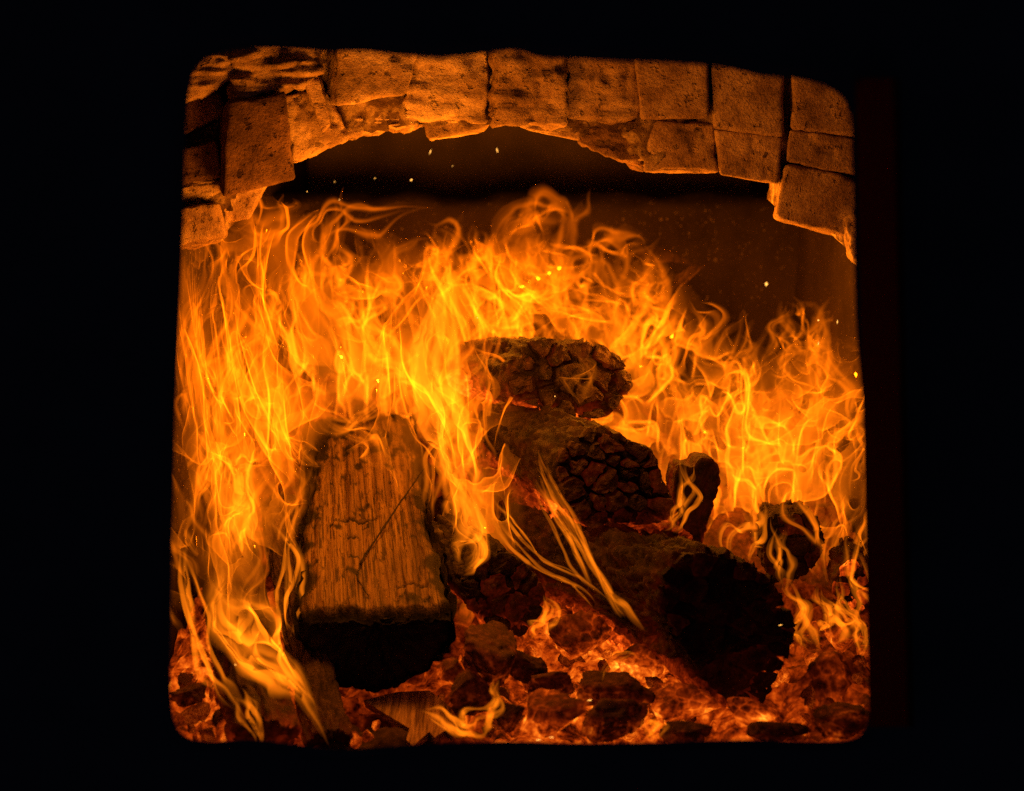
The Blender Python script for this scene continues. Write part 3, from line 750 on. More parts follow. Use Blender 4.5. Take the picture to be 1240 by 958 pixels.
def lump_mesh(name, radii, seed, mat, heat=1.0, nplanes=14, hot_low=True):
    r = np.random.default_rng(seed)
    d = CGS / np.linalg.norm(CGS, axis=1)[:, None]
    nn = r.normal(size=(nplanes, 3)); nn /= np.linalg.norm(nn, axis=1)[:, None]; off = r.uniform(.50, .95, nplanes)
    rad = np.min(off / np.clip(d @ nn.T, 0.12, None), axis=1); rad = np.minimum(rad, 1.15)
    p = d * rad[:, None]
    f1, f21, rv = voro(p * 2.1 + seed % 13, seed % 17)
    cr = 1 - sstep(0, .2, f21)
    p = p * (1 + 0.07 * fbm(p * 3, 600 + seed % 7, 4)[:, :1] - 0.09 * cr[:, None] + 0.05 * (rv[:, None] - .5))
    h = heat * (0.75 + 0.45 * vnoise(p * 1.6, 620 + seed % 11)[:, 0]) * (0.40 + 0.75 * sstep(0.55, -0.5, d[:, 2]) + 0.25 * cr)
    return mesh_data(name, p * np.array(radii), CFS, mat, True, {'crack': cr, 'hotness': np.clip(h, 0, 1)})
CGS, CFS = cube_grid(16)
coals = [
    ('coal', 'dark red coal chunk at the foot of the charred stub', (596, 795), (44, 46), .20, M_ember_dim, .75),
    ('coal', 'flat orange coal with layered face at the front edge of the embers', (662, 868), (48, 30), .13, M_ember, .80),
    ('coal', 'dull red coal at the front edge right of the layered orange coal', (748, 870), (46, 27), .13, M_ember_dim, .95),
    ('coal', 'low brown coal behind the layered orange coal', (668, 828), (42, 20), .19, M_ember_dim, .85),
    ('coal', 'long dark coal crossing the middle of the ember bed', (742, 832), (56, 24), .19, M_ember_dim, .60),
    ('coal', 'big cracked glowing coal in the lower right corner', (1004, 830), (52, 46), .20, M_ember, .62),
    ('coal', 'red coal under the lower right corner coal', (1020, 880), (36, 24), .13, M_ember_dim, .9),
    ('coal', 'bright orange coal under the big diagonal log', (790, 800), (44, 26), .27, M_ember, 1.0),
    ('coal', 'bright yellow coal close under the end of the diagonal log', (905, 862), (34, 22), .15, M_ember, 1.0),
    ('coal', 'orange coal between stub and diagonal log', (698, 775), (40, 30), .30, M_ember, .9),
    ('coal', 'pale orange coal left of the diagonal log end', (835, 850), (40, 26), .17, M_ember, 1.0),
    ('coal', 'glowing red rubble lump under the round cracked log', (745, 668), (46, 26), .38, M_ember_dim, 1.0),
    ('coal', 'small red lump below the notched topmost log', (640, 512), (40, 24), .52, M_ember_dim, .95),
    ('coal', 'dark coal among the embers right of the wood chip', (566, 835), (30, 26), .17, M_ember_dim, .45),
    ('coal', 'glowing coal beside the wood chip', (545, 812), (22, 22), .20, M_ember, .7),
    ('coal', 'coal glowing behind the right corner flames', (1020, 765), (30, 26), .30, M_ember, .7),
    ('coal', 'black slab coal lying flat below the diagonal log', (845, 815), (36, 14), .24, M_ember_dim, .5),
    ('coal', 'broken dark coal at the front edge left of the right corner', (945, 885), (34, 18), .12, M_ember_dim, .6),
    ('coal', 'dark coal slab at the front edge in the middle', (830, 888), (36, 15), .11, M_ember_dim, .55),
    ('coal', 'small black coal on the front edge below the charred stub', (612, 868), (22, 18), .13, M_ember_dim, .4),
    ('coal', 'tilted black coal between the layered coal and charred stub', (632, 806), (26, 18), .21, M_ember_dim, .4),
    ('coal', 'dark coal in the ember heap of the lower left corner', (232, 842), (22, 16), .17, M_ember_dim, .6),
    ('coal', 'second dark coal low in the left corner embers', (276, 876), (24, 16), .13, M_ember_dim, .6),
]
for i, (nm, lab, (x, y), (rx, ry), Y, m, ht) in enumerate(coals):
    s = mpp(Y); o = obj(nm, lump_mesh(nm, (rx * s * 1.08, ry * s * 1.2, ry * s * 1.12), 40 + i * 3, m, ht), None, P(x, y, Y)); tag(o, lab, 'coal', 'large coals on the embers')
    o.rotation_euler = (0, 0, 0)
# small embers strewn over the bed
variants = [lump_mesh('ember', (1, .9, .7), 200 + k, M_ember if k % 3 else M_ember_dim, (.95, .7, .85, 1, .6, .9)[k], 9) for k in range(6)]
rr_ = np.random.default_rng(5); spots = []
for (x0, x1, y0, y1, n, s0, s1, zone) in ((205, 310, 790, 900, 34, 8, 17, 'heaped in the lower left corner'), (690, 900, 770, 900, 34, 8, 18, 'strewn in front of the big diagonal log'), (920, 1055, 780, 900, 20, 9, 18, 'lying in the lower right corner'), (560, 660, 800, 905, 14, 8, 15, 'lying below the short charred stub'), (420, 560, 850, 905, 8, 7, 12, 'lying round the splintered wood chip')):
    for k in range(n):
        x, y = rr_.uniform(x0, x1), rr_.uniform(y0, y1); spots.append((x, y, rr_.uniform(s0, s1), zone))
for (x, y, sz, zone) in spots:
    Y = 0.1
    for it in range(60):                                   # where this line of sight meets the bed
        q = P(x, y, Y); 
        if q[2] <= bed_height(np.array([q[0]]), np.array([q[1]]))[0] + 0.012: break
        Y += 0.008
    if Y > 0.5: continue
    o = obj('ember', variants[int(rr_.integers(6))], None, q + np.array([0, 0, .004])); o.scale = [sz * mpp(Y)] * 3; o.rotation_euler = tuple(rr_.uniform(0, 6, 3))
    tag(o, 'small glowing ember ' + zone, 'ember', 'small embers ' + zone)
# ------------------------------------------------------------------ the fire: thin luminous shells
def closed_shell(name, V, F, N, t, mat, smooth=True, tmin=2.2e-4):
    """turn an open sheet into a closed skin of local thickness t; its rim is one shared line"""
    V = V.astype(np.float64); N = N.astype(np.float64); n = len(V)
    if F.shape[1] == 4:                                    # both skins must be cut along the same diagonals
        F = np.concatenate([F[:, [0, 1, 2]], F[:, [0, 2, 3]]])
    k3 = np.sort(F, axis=1).astype(np.int64); k3 = (k3[:, 0] * n + k3[:, 1]) * 7919 + k3[:, 2] * 104729
    _, inv, c3 = np.unique(k3, return_inverse=True, return_counts=True)
    F = F[c3[inv] == 1]                                    # pinched double layers
    t = np.maximum(t, tmin) * 0.5
    def fnorm(W):
        q = np.cross(W[F[:, 1]] - W[F[:, 0]], W[F[:, 2]] - W[F[:, 0]]); return q / (np.linalg.norm(q, axis=1)[:, None] + 1e-15)
    for _ in range(5):
        n0 = fnorm(V); na = fnorm(V + N * t[:, None]); nb = fnorm(V - N * t[:, None])
        bad = (np.einsum('ij,ij->i', na, n0) < 0.3) | (np.einsum('ij,ij->i', nb, n0) < 0.3) | (np.einsum('ij,ij->i', n0, N[F].mean(1)) < 0.2)
        if not bad.any(): break
        low = bad & (t[F].max(1) <= tmin * 0.51)
        t[F[bad].ravel()] = np.maximum(t[F[bad].ravel()] * 0.5, tmin * 0.5)
        F = F[~low]
    n0 = fnorm(V); na = fnorm(V + N * t[:, None]); nb = fnorm(V - N * t[:, None])
    F = F[(np.einsum('ij,ij->i', na, n0) > 0.2) & (np.einsum('ij,ij->i', nb, n0) > 0.2) & (np.einsum('ij,ij->i', n0, N[F].mean(1)) > 0.1)]
    for _ in range(12):
        e = np.sort(np.concatenate([F[:, [0, 1]], F[:, [1, 2]], F[:, [2, 0]]]), axis=1).astype(np.int64)
        u, cnt = np.unique(e[:, 0] * n + e[:, 1], return_counts=True)
        rim = u[cnt != 2]
        onrim = np.zeros(n, bool); onrim[rim // n] = True; onrim[rim % n] = True
        flat = onrim[F].all(1)
        if not flat.any(): break
        F = F[~flat]
    F = F[~onrim[F].all(1)]
    t = np.where(onrim, 0, t)[:, None]
    back = np.arange(n) + n; back[onrim] = np.arange(n)[onrim]
    VV = np.concatenate([V + N * t, V - N * t]); FF = np.concatenate([F, back[F][:, ::-1]])
    keep = np.zeros(2 * n, bool); keep[FF.ravel()] = True
    idx = np.cumsum(keep) - 1
    return mesh_data(name, VV[keep], idx[FF], mat, smooth)

def surface_net(S, lo, h):
    nx, ny, nz = S.shape
    neg = S < 0
    cx = (nx - 1, ny - 1, nz - 1)
    acc = np.zeros(cx + (3,), np.float32); cnt = np.zeros(cx, np.float32)
    offs = [(0, 0), (0, 1), (1, 0), (1, 1)]
    for ax in range(3):
        a = np.moveaxis(S, ax, 0); s = a[:-1]; e = a[1:]
        cross = (s < 0) != (e < 0)
        tt = np.where(cross, s / np.where(cross, s - e, 1), 0).astype(np.float32)
        for o1, o2 in offs:
            sl = (slice(None), slice(o1, a.shape[1] - 1 + o1), slice(o2, a.shape[2] - 1 + o2))
            c = np.moveaxis(cross[sl], 0, ax); t = np.moveaxis(tt[sl], 0, ax)
            other = [k for k in range(3) if k != ax]
            cnt += c
            acc[..., ax] += t
            acc[..., other[0]] += c * o1; acc[..., other[1]] += c * o2
    act = cnt > 0
    ids = -np.ones(cx, np.int64); ids[act] = np.arange(act.sum())
    base = np.argwhere(act).astype(np.float32)
    G = base + acc[act] / cnt[act][:, None]
    faces = []
    for ax in range(3):
        o = [k for k in range(3) if k != ax]
        a = np.moveaxis(neg, ax, 0)
        cross = (a[:-1] != a[1:])[:, 1:-1, 1:-1]
        ii, jj, kk = np.nonzero(cross); flip = a[:-1][:, 1:-1, 1:-1][ii, jj, kk]
        def cell(dj, dk):
            idx = [None] * 3; idx[ax] = ii; idx[o[0]] = jj + dj; idx[o[1]] = kk + dk
            return ids[tuple(idx)]
        q = np.stack([cell(0, 0), cell(1, 0), cell(1, 1), cell(0, 1)], 1)
        if ax != 1: flip = ~flip
        q[flip] = q[flip][:, ::-1]
        faces.append(q)
    return G, np.concatenate(faces)

def sample(A, G):
    """trilinear lookup of grid A at grid coordinates G"""
    G = np.clip(G, 0, np.array(A.shape[:3]) - 1.001); i = G.astype(np.int32); f = G - i; r = 0
    for dx in (0, 1):
        for dy in (0, 1):
            for dz in (0, 1):
                w = (f[:, 0] if dx else 1 - f[:, 0]) * (f[:, 1] if dy else 1 - f[:, 1]) * (f[:, 2] if dz else 1 - f[:, 2])
                v = A[i[:, 0] + dx, i[:, 1] + dy, i[:, 2] + dz]
                r = r + (v * w[:, None] if v.ndim == 2 else v * w)
    return r

def flame_mass(name, label, plumes, mat, seed, h=0.0045, fq=(13, 11, 6.5), warps=((6, .045), (13, .024), (27, .009)),
               t0=0.0022, holes=(), patch=(0.15, 0.75), pfreq=(9, 9, 5), lift=(-0.3, 0.1), level=0.0, group='fire', vs=0.62, axis=None, name_cat=('fire', 'stuff'), streak=(55, 55, 7), gaps=0.0, small=260):
    """plumes: list of ([(px, py, Y, radius m, weight), ...]); a wrinkled flame front fills them"""
    pts = []
    for pl in plumes:
        q = [(P(a, b_, y), r, w) for a, b_, y, r, w in pl]
        for k in range(len(q) - 1): pts.append((q[k], q[k + 1]))
    allp = np.array([c[0] for s in pts for c in s]); rad = max(c[1] for s in pts for c in s)
    lo = allp.min(0) - rad; hi = allp.max(0) + rad
    hv = np.array([h, h * 1.25, h * 1.1])
    dims = np.ceil((hi - lo) / hv).astype(int) + 1
    ax = [lo[k] + hv[k] * np.arange(dims[k]) for k in range(3)]
    X = np.stack(np.meshgrid(*ax, indexing='ij'), -1).astype(np.float32)
    # envelope
    E = np.zeros(X.shape[:3], np.float32)
    Xw = X + vnoise(X * 9, seed + 60) * 0.02
    for (a, ra, wa), (c, rc, wc) in pts:
        d = (c - a).astype(np.float32); u = np.clip(((Xw - a.astype(np.float32)) @ d) / float(d @ d), 0, 1)
        dist = np.linalg.norm(Xw - a.astype(np.float32) - u[..., None] * d, axis=-1)
        E = np.maximum(E, (wa + (wc - wa) * u) * sstep(0, 1, 1.25 * (1 - dist / (ra + (rc - ra) * u))))
    for (px, py, Y, r) in holes:
        d = np.linalg.norm((Xw - P(px, py, Y).astype(np.float32)), axis=-1)
        E *= sstep(0.6, 1.1, d / r)
    # flow: straight near the fuel, curling higher up (worked out only inside the envelope)
    live = E > 0.01
    Xl = X[live]
    rise = (0.35 + 0.65 * sstep(lift[0], lift[1], Xl[:, 2]))[:, None].astype(np.float32)
    q = Xl.copy()
    if axis is not None:                                     # stretch the wrinkles along this direction
        az = np.array(axis, float); az /= np.linalg.norm(az); axx = np.cross(az, (0, 1, 0.1)); axx /= np.linalg.norm(axx)
        q = (q @ np.stack([axx, np.cross(az, axx), az], 1)).astype(np.float32)
    for k, (f, a) in enumerate(warps):
        for it in range(2):
            q = q + rise * np.float32(a * 0.6) * vnoise(q * np.array([f, f, f * vs], np.float32) + 3.1 * it, seed + 3 * k + it)
    fqa = np.array(fq, np.float32)
    S = np.ones(X.shape[:3], np.float32); T = np.zeros_like(S)
    S[live] = vnoise(q * fqa, seed + 30)[:, 0] + 0.35 * vnoise(q * fqa * 2.1, seed + 31)[:, 1] + level
    pa = vnoise(q * np.array(pfreq, np.float32), seed + 40)
    st = vnoise(q * np.array(streak, np.float32), seed + 41)
    pt = sstep(patch[0] - 0.55, patch[1] - 0.35, pa[:, 0])
    gap = sstep(gaps - 0.55, gaps - 0.1, vnoise(q * np.array([7, 7, 4.5], np.float32), seed + 42)[:, 0]) if gaps else 1.0
    T[live] = t0 * E[live] * gap * (0.03 + 1.25 * pt ** 1.3) * (0.55 + 0.6 * sstep(-.6, .6, st[:, 0]))
    G, F = surface_net(S, lo, hv)
    t = sample(T, G)
    g = np.stack(np.gradient(S), -1)
    N = sample(g.astype(np.float32), G) / hv
    gm = np.linalg.norm(N, axis=1); N /= gm[:, None] + 1e-9
    t = t * sstep(0.12, 0.45, gm / np.median(gm))           # thin out where two fronts touch
    V = lo + G * hv
    tmin = t0 * 0.16
    F = F[(t[F] > tmin).any(1)]
    lab = np.arange(len(V))                                  # drop stray bubbles
    ed = np.concatenate([F[:, [0, 1]], F[:, [1, 2]], F[:, [2, 3]]])
    for _ in range(60):
        mn = np.minimum(lab[ed[:, 0]], lab[ed[:, 1]]); old = lab.copy()
        np.minimum.at(lab, ed[:, 0], mn); np.minimum.at(lab, ed[:, 1], mn)
        lab = lab[lab]; lab = lab[lab]
        if (lab == old).all(): break
    size = np.bincount(lab[F[:, 0]], minlength=len(V)); F = F[size[lab[F[:, 0]]] > small]
    t = np.maximum(t - tmin, 0)
    ed = np.concatenate([F[:, [0, 1]], F[:, [1, 2]], F[:, [2, 3]], F[:, [3, 0]], F[:, [0, 2]]])
    kap = np.linalg.norm(N[ed[:, 0]] - N[ed[:, 1]], axis=1) / (np.linalg.norm(V[ed[:, 0]] - V[ed[:, 1]], axis=1) + 1e-6)
    kv = np.zeros(len(V)); np.maximum.at(kv, ed[:, 0], kap); np.maximum.at(kv, ed[:, 1], kap)
    t = np.minimum(t, 0.8 / (kv + 1e-6))                     # never thicker than the fold it follows
    me = closed_shell(name, V.astype(np.float32), F, N, t, mat)
    o = obj(name, me); tag(o, label, name_cat[0], group, name_cat[1])
    return o

W3 = ((5, .055), (12, .034), (27, .014)); W4 = ((5, .085), (12, .055), (27, .024))
flame_mass('flames', 'wall of tall flames filling the left side beside the split log',
    [[(305, 880, .17, .05, .9), (275, 660, .28, .085, 1.1), (285, 560, .36, .11, 1.1), (300, 450, .47, .16, 1.1), (330, 335, .56, .11, 1)],
     [(238, 790, .16, .07, .9), (232, 560, .28, .12, 1.1), (245, 390, .42, .14, 1)]],
    M_flame_low, 14, h=.0038, fq=(38, 32, 13), warps=W4, lift=(-0.25, 0.0), t0=.0022, gaps=-.12)
flame_mass('flames', 'dense curling flames behind the split log in the middle',
    [[(420, 500, .95, .06, .6), (430, 430, .90, .18, 1.1), (420, 375, .85, .13, 1)], [(560, 360, .92, .12, 1), (500, 350, .90, .12, 1)],
     [(590, 740, .38, .045, 1.2), (565, 620, .44, .085, 1.3), (530, 480, .54, .14, 1.3), (500, 365, .70, .13, 1)]],
    M_flame_mid, 23, h=.0043, fq=(35, 30, 17), warps=W4, vs=.8, holes=[(395, 490, .78, .05)], t0=.0024, gaps=-.22)
flame_mass('flames', 'broad sheet of rolling flames behind the charred logs',
    [[(600, 560, .68, .12, 1.1), (625, 440, .80, .19, 1.1), (640, 365, .90, .13, 1)],
     [(770, 600, .66, .13, 1.2), (770, 490, .76, .18, 1.2), (755, 400, .86, .14, 1)],
     [(850, 560, .72, .12, 1.1), (835, 480, .80, .14, 1.1), (815, 420, .86, .10, .9)]],
    M_flame_mid, 39, h=.0048, fq=(34, 30, 20), warps=W4, vs=.85, t0=.0025, gaps=-.28)
flame_mass('flames', 'low bright flames along the right side of the fire',
    [[(850, 630, .58, .12, 1.2), (890, 560, .66, .16, 1.2), (890, 490, .75, .11, .9)],
     [(1000, 690, .42, .09, 1.2), (1010, 580, .50, .14, 1.2), (1000, 480, .60, .11, .9)],
     [(1030, 800, .28, .04, .8), (1045, 640, .36, .08, 1)]],
    M_flame_mid, 51, h=.0043, fq=(34, 29, 20), warps=W4, vs=.8, t0=.0017, gaps=-.12)
flame_mass('flames', 'dim red flame tips below the dark back wall on the right',
    [[(820, 440, .82, .10, .9), (900, 430, .80, .10, .9), (1010, 430, .74, .12, 1)], [(790, 340, .86, .06, .6), (870, 390, .84, .07, .7), (960, 400, .80, .06, .6)]],
    M_flame_red, 67, fq=(27, 24, 16), warps=W4, vs=.8, t0=.0036, gaps=-.25)
# ------------------------------------------------------------------ single flame tongues: hollow tapering skins of burning gas
def lick_sheets(path, seed, t0, strands=3, nu=130, nv=22, wander=1.0, thin=1.0):
    """a lick of flame: a few soft ribbons of burning gas, thickest along their middle, wound about one path"""
    rg = np.random.default_rng(900 + seed)
    path = np.array([[*P(a, c, y), w * mpp(y)] for a, c, y, w in path])
    m = len(path); u = np.linspace(0, m - 1, nu); i = np.minimum(u.astype(int), m - 2); f = (u - i)[:, None]
    pad = np.vstack([2 * path[0] - path[1], path, 2 * path[-1] - path[-2]])
    a, b_, c, d = pad[i], pad[i + 1], pad[i + 2], pad[i + 3]
    q = 0.5 * (2 * b_ + (c - a) * f + (2 * a - 5 * b_ + 4 * c - d) * f ** 2 + (3 * b_ - a - 3 * c + d) * f ** 3)
    pos = q[:, :3]; w = np.maximum(q[:, 3], 0.0006); uu = np.linspace(0, 1, nu)
    tan = np.gradient(pos, axis=0); tan /= np.linalg.norm(tan, axis=1)[:, None]
    side = np.cross(tan, np.array([0.05, 1.0, 0.1])); side /= np.linalg.norm(side, axis=1)[:, None] + 1e-9; dep = np.cross(side, tan)
    v = np.linspace(-1, 1, nv); VS, FS_, NS, TS = [], [], [], []
    for k in range(strands):
        z = np.full(nu, 3.7 * k + seed * 1.9)
        n1 = vnoise(np.stack([uu * 3.2, z, z * 0], -1), 770); n2 = vnoise(np.stack([uu * 7.5, z, z * 0 + 5], -1), 771)
        c0 = pos + side * (w * (wander * (1.15 * n1[:, 0] + 0.4 * n2[:, 0] + rg.uniform(-.6, .6))))[:, None] + dep * (w * (0.9 * n1[:, 1] + rg.uniform(-.8, .8)))[:, None]
        tw = 0.9 * n1[:, 2] + 0.8 * n2[:, 1] + rg.uniform(-.5, .5)
        ww = thin * w * rg.uniform(.75, 1.35) * (1 + 0.35 * n2[:, 2])
        sd = side * np.cos(tw)[:, None] + dep * np.sin(tw)[:, None]; nn = dep * np.cos(tw)[:, None] - side * np.sin(tw)[:, None]
        cup = 0.45 * n2[:, 0]
        V = c0[:, None] + (ww[:, None] * v[None])[..., None] * sd[:, None] + (ww[:, None] * cup[:, None] * (v[None] ** 2))[..., None] * nn[:, None]
        V = V + 0.16 * w[:, None, None] * vnoise(V * 55, 772 + k)
        N = np.cross(np.gradient(V, axis=0), np.gradient(V, axis=1)); N /= np.linalg.norm(N, axis=-1, keepdims=True) + 1e-12
        st = vnoise(np.stack([v[None] * 2.6 + 0 * uu[:, None], uu[:, None] * 3.4 + 0 * v[None], (3.1 * k + seed + 0 * uu[:, None] + 0 * v[None])], -1), 775)[..., 0]
        s0, s1 = rg.uniform(0, .18), rg.uniform(.8, 1)
        t = t0 * (sstep(s0, s0 + .35, uu) * sstep(s1, s1 - .35, uu))[:, None] * np.exp(-(1.75 * v[None]) ** 2) * (0.45 + 0.9 * sstep(-.6, .7, st))
        id_ = np.arange(nu * nv).reshape(nu, nv) + k * nu * nv
        F = np.stack([id_[:-1, :-1], id_[1:, :-1], id_[1:, 1:], id_[:-1, 1:]], -1).reshape(-1, 4)
        keep = (t.ravel()[F - k * nu * nv].max(1) > t0 * 0.02)
        VS.append(V.reshape(-1, 3)); FS_.append(F[keep]); NS.append(N.reshape(-1, 3)); TS.append(t.ravel())
    V = np.concatenate(VS); F = np.concatenate(FS_); N = np.concatenate(NS); t = np.concatenate(TS)
    fn = np.cross(V[F[:, 1]] - V[F[:, 0]], V[F[:, 2]] - V[F[:, 0]])
    if (np.einsum('ij,ij->i', fn, N[F[:, 0]]) > 0).mean() < 0.5: N = -N
    return V, F, N, t
def lick(label, path, seed, t0, mat=None, *a, **kw):
    V, F, N, t = lick_sheets(path, seed, t0, *a, **kw)
    o = obj('flame', closed_shell('flame', V, F, N, t, mat or M_flame_tongue, tmin=1.8e-4))
    return tag(o, label, 'flame', 'flame tongues')
def tangle(label, zones, mat, seed):
    """many rising tongues interlaced into one body of fire; zones: x0, x1, base y0, y1, depth y0, y1, rise px, count, width px"""
    rg = np.random.default_rng(seed); parts = []; off = 0
    for (x0, x1, b0, b1, Y0, Y1, rise, n, w) in zones:
        for k in range(n):
            x, y, Y = rg.uniform(x0, x1), rg.uniform(b0, b1), rg.uniform(Y0, Y1); L = rise * rg.uniform(.6, 1.25); lean = rg.uniform(-.35, .35); amp = rg.uniform(10, 30) * rg.choice([-1, 1]); ph = rg.uniform(0, 6)
            m = 7; path = []
            for j in range(m):
                f = j / (m - 1)
                path.append((x + L * lean * f + amp * math.sin(ph + 5.2 * f) * f, y - L * f, Y + .05 * f + .03 * math.sin(ph * 2 + 4 * f), w * rg.uniform(.7, 1.3) * (0.35, .8, 1, 1, .85, .6, .25)[j]))
            V, F, N, t = lick_sheets(path, int(rg.integers(1000)), rg.uniform(.0016, .0040), 3, nu=70, nv=14, wander=1.6, thin=.6)
            parts.append((V, F + off, N, t)); off += len(V)
    V, F, N, t = (np.concatenate([p[i] for p in parts]) for i in range(4))
    o = obj('flames', closed_shell('flames', V, F, N, t, mat, tmin=2.2e-4)); return tag(o, label, 'fire', 'fire', 'stuff')
tangle('interlaced orange tongues weaving through the left half of the fire', [(225, 350, 480, 820, .2, .5, 190, 22, 10), (208, 240, 430, 840, .12, .3, 170, 10, 8), (240, 420, 380, 520, .45, .75, 150, 12, 12), (360, 580, 350, 420, .7, .95, 110, 14, 12), (500, 600, 480, 680, .42, .6, 200, 14, 11)], M_flame_low, 3)
tangle('interlaced orange tongues weaving through the right half of the fire', [(560, 780, 380, 520, .62, .9, 150, 20, 13), (600, 800, 350, 420, .75, .95, 100, 12, 12), (800, 1030, 440, 500, .65, .85, 90, 10, 11), (790, 1040, 480, 640, .5, .75, 140, 20, 12), (980, 1050, 600, 760, .34, .45, 150, 8, 9)], M_flame_mid, 4)
T = [
 ('flame veiling the curled bark piece', [(808, 650, .34, 4), (818, 625, .34, 9), (824, 590, .35, 10), (838, 545, .38, 4)], .0018),
 ('flame sheet leaping beside the bark covered log in the lower left', [(300, 700, .24, 8), (300, 640, .26, 18), (290, 580, .28, 16), (300, 520, .30, 6)], .0012),
 ('flame fringe along the left flank of the split log', [(352, 790, .24, 4), (346, 740, .26, 9), (350, 680, .30, 10), (340, 600, .36, 5)], .0018),
 ('long thin flame running down the diagonal log from the round cracked end', [(650, 525, .30, 3), (660, 575, .28, 5), (690, 635, .25, 6), (722, 690, .21, 6), (755, 742, .17, 8), (788, 780, .14, 2)], .0036),
 ('second streak of flame crossing just left of the long diagonal one', [(640, 560, .33, 3), (662, 610, .30, 5), (688, 650, .27, 6), (715, 700, .23, 5), (750, 750, .19, 2)], .0022),
 ('flame streak bending over the short charred stub', [(592, 590, .36, 5), (610, 640, .33, 8), (650, 680, .29, 6), (700, 705, .26, 5), (726, 742, .23, 2)], .0022),
 ('broad flame pouring over the bark covered log in the lower left', [(262, 660, .24, 6), (270, 730, .20, 20), (305, 780, .16, 28), (345, 815, .12, 20), (374, 850, .09, 10), (404, 912, .06, 4)], .0019),
 ('slim flame along the left edge above the ember corner', [(222, 640, .22, 4), (228, 710, .19, 9), (246, 775, .16, 11), (272, 830, .12, 10), (322, 905, .08, 3)], .0022),
 ('short flame lick beside the lower left log', [(288, 830, .10, 3), (296, 860, .09, 8), (312, 890, .08, 4), (318, 905, .07, 2)], .0018),
 ('curled flame lick standing on the coals right of the wood chip', [(574, 898, .09, 4), (582, 872, .09, 12), (598, 848, .09, 9), (606, 818, .09, 2)], .0024),
 ('low flame creeping out over the wood chip', [(500, 856, .13, 3), (535, 866, .12, 8), (566, 884, .10, 10), (592, 880, .09, 3)], .0020),
 ('pointed flame right of the diagonal log end', [(985, 800, .24, 3), (972, 765, .25, 12), (962, 735, .26, 10), (952, 690, .27, 2)], .0024),
 ('forked flame lick above the right corner coal', [(1048, 800, .22, 3), (1040, 765, .22, 9), (1022, 735, .24, 8), (1018, 690, .26, 2)], .0022),
 ('triangular flame between the log end and right corner coal', [(1000, 775, .25, 4), (1015, 760, .25, 12), (1000, 735, .26, 10), (992, 705, .27, 2)], .0020),
 ('flame rising along the right edge of the stoke hole', [(1052, 800, .16, 3), (1044, 740, .18, 9), (1034, 690, .22, 10), (1036, 620, .26, 3)], .0020),
 ('small flame lick at the front edge under the diagonal log', [(800, 898, .10, 3), (793, 882, .10, 11), (782, 866, .11, 3)], .0020),
 ('thin flame thread arching over the middle coals', [(727, 838, .16, 2), (730, 812, .16, 3), (742, 798, .16, 4), (764, 792, .17, 3), (780, 800, .18, 1.5)], .0020),
 ('small flame between the charred stub and the embers', [(642, 778, .23, 3), (652, 756, .22, 9), (662, 736, .23, 6), (656, 712, .24, 2)], .0022),
 ('short flame touching the right corner of the split log', [(556, 700, .28, 3), (566, 680, .28, 12), (572, 650, .29, 16), (560, 600, .32, 12), (548, 560, .36, 4)], .0022),
 ('flame curling over the far end of the split log', [(392, 512, .62, 3), (425, 522, .58, 8), (450, 530, .55, 10), (462, 556, .52, 7), (480, 582, .50, 2)], .0018),
 ('hooked flame above the far end of the split log', [(372, 470, .70, 3), (395, 500, .66, 9), (430, 508, .62, 8), (462, 486, .60, 9), (470, 450, .62, 2)], .0018),
 ('thin flame line crossing the left edge of the split log', [(330, 500, .50, 3), (352, 530, .47, 6), (372, 556, .45, 4), (398, 562, .44, 1.5)], .0018),
 ('flame licking up between diagonal log and upright stub', [(905, 690, .36, 4), (900, 660, .37, 12), (912, 630, .39, 12), (908, 590, .42, 3)], .0020),
 ('flame in front of the dark upright stub', [(948, 720, .33, 3), (945, 690, .33, 8), (938, 660, .34, 8), (935, 620, .36, 2)], .0014),
 ('faint smoky flame over the notched topmost log', [(700, 500, .44, 4), (712, 470, .44, 14), (716, 440, .46, 10), (708, 410, .48, 3)], .0004),
 ('flame crest looping above the left flames', [(270, 268, .55, 6), (310, 280, .56, 14), (345, 262, .58, 14), (350, 228, .60, 4)], .0020),
 ('bowed flame ribbon near the top of the middle flames', [(372, 330, .74, 4), (392, 290, .76, 12), (430, 268, .78, 12), (478, 258, .80, 6), (560, 258, .82, 2)], .0018),
 ('rounded flame crest in the middle below the dark arch opening', [(600, 320, .84, 6), (618, 280, .86, 14), (650, 256, .88, 16), (684, 262, .88, 10), (690, 290, .88, 3)], .0020),
 ('flame crest drifting right above the notched log', [(700, 330, .86, 6), (726, 300, .87, 14), (760, 288, .88, 12), (778, 310, .88, 4)], .0018),
 ('bright upright flame sheet right of the split log', [(520, 560, .50, 8), (500, 500, .54, 18), (470, 430, .60, 16), (432, 380, .66, 8), (405, 350, .70, 3)], .0022),
 ('tall flame column between split log and cracked logs', [(580, 650, .42, 8), (560, 580, .46, 20), (535, 500, .52, 24), (520, 430, .58, 18), (545, 340, .66, 6), (550, 300, .70, 2)], .0020),
]
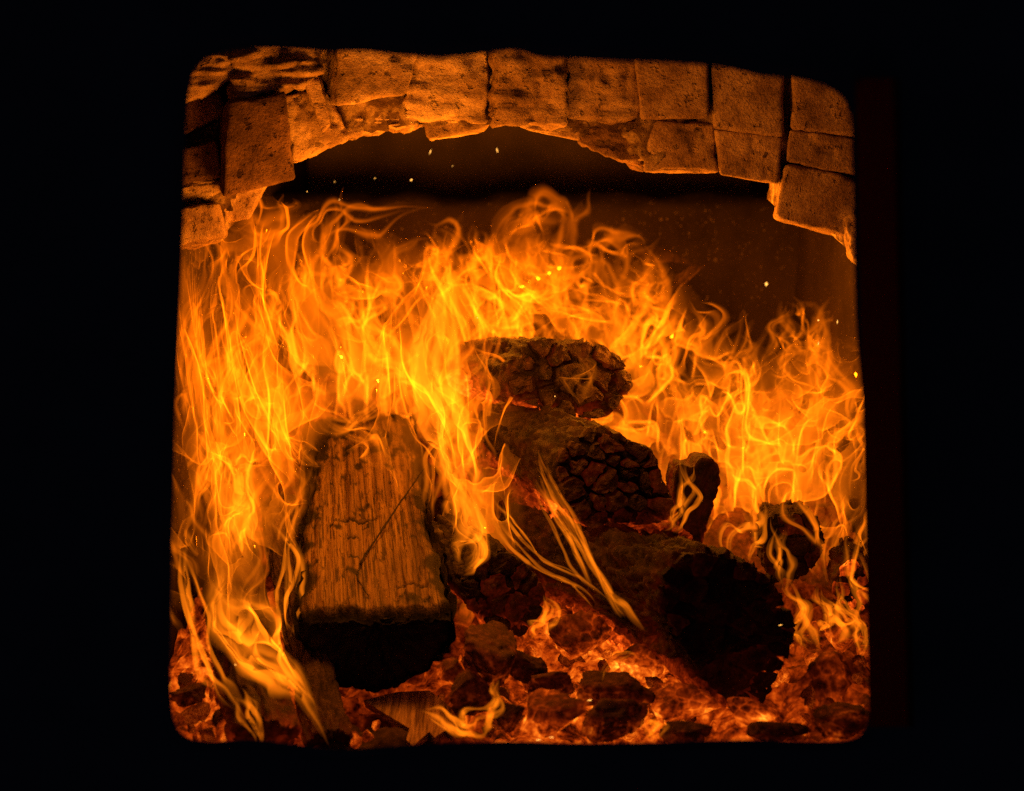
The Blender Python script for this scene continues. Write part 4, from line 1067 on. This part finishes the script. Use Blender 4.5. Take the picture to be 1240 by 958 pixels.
for i, (lab, path, t0) in enumerate(T):
    far = path[0][2] >= 0.5
    wide = max(p_[3] for p_ in path)
    lick(lab, [(a, c, y, w * (1.15 if far else 1.0)) for a, c, y, w in path], i, t0 * (1.6 if far else 2.3), M_flame_mid if far else None, 4 if wide < 16 else 6, wander=1.7 if wide < 16 else 1.1, thin=.55 if wide < 16 else .7)
# ------------------------------------------------------------------ sparks
b = NB('spark'); e = b.node('ShaderNodeEmission'); e.inputs[0].default_value = (1, .42, .07, 1); e.inputs[1].default_value = 2.6; b.l.new(e.outputs[0], b.out.inputs['Surface']); M_spark = b.m
sv = np.array([(0, 0, 1), (1, 0, 0), (0, 1, 0), (-1, 0, 0), (0, -1, 0), (0, 0, -1)], float)
spark_me = mesh_data('spark', sv, [[0, 1, 2], [0, 2, 3], [0, 3, 4], [0, 4, 1], [5, 2, 1], [5, 3, 2], [5, 4, 3], [5, 1, 4]], M_spark, False)
for (x, y, Y, w, l, ang) in ((521, 184, .8, .9, 5, .4), (602, 182, .8, .9, 5, -.2), (498, 218, .8, 1.8, 2.4, .9), (830, 206, .6, 1, 6, .9), (928, 344, .8, 3, 3.6, .1), (1014, 390, .6, .9, 4, .05), (991, 388, .6, 1.6, 1.8, 0),
                             (991, 416, .6, .8, 3, .1), (454, 216, .8, .9, 1.2, 0), (405, 220, .8, .9, 1.0, 0), (411, 242, .8, .9, 1.2, 0), (428, 150, .8, .6, .9, 0), (372, 232, .6, .8, 1.2, 0), (548, 201, .8, .7, .9, 0),
                             (714, 848, .1, 1.2, 5, 1.5), (652, 896, .06, 1, 6, 1.4), (668, 893, .06, 1, 5, 1.6), (945, 757, .18, .9, 4, 1.3), (285, 805, .1, 1.4, 1.8, 0), (578, 385, .4, .8, 1.0, 0), (672, 480, .42, .9, 1.5, .4)):
    s = mpp(Y); o = obj('spark', spark_me, None, P(x, y, Y)); o.scale = (.65 * w * s, .65 * w * s, .7 * l * s); o.rotation_euler = (0, ang, 0); tag(o, 'tiny bright spark flying in the firebox', 'spark', 'sparks')
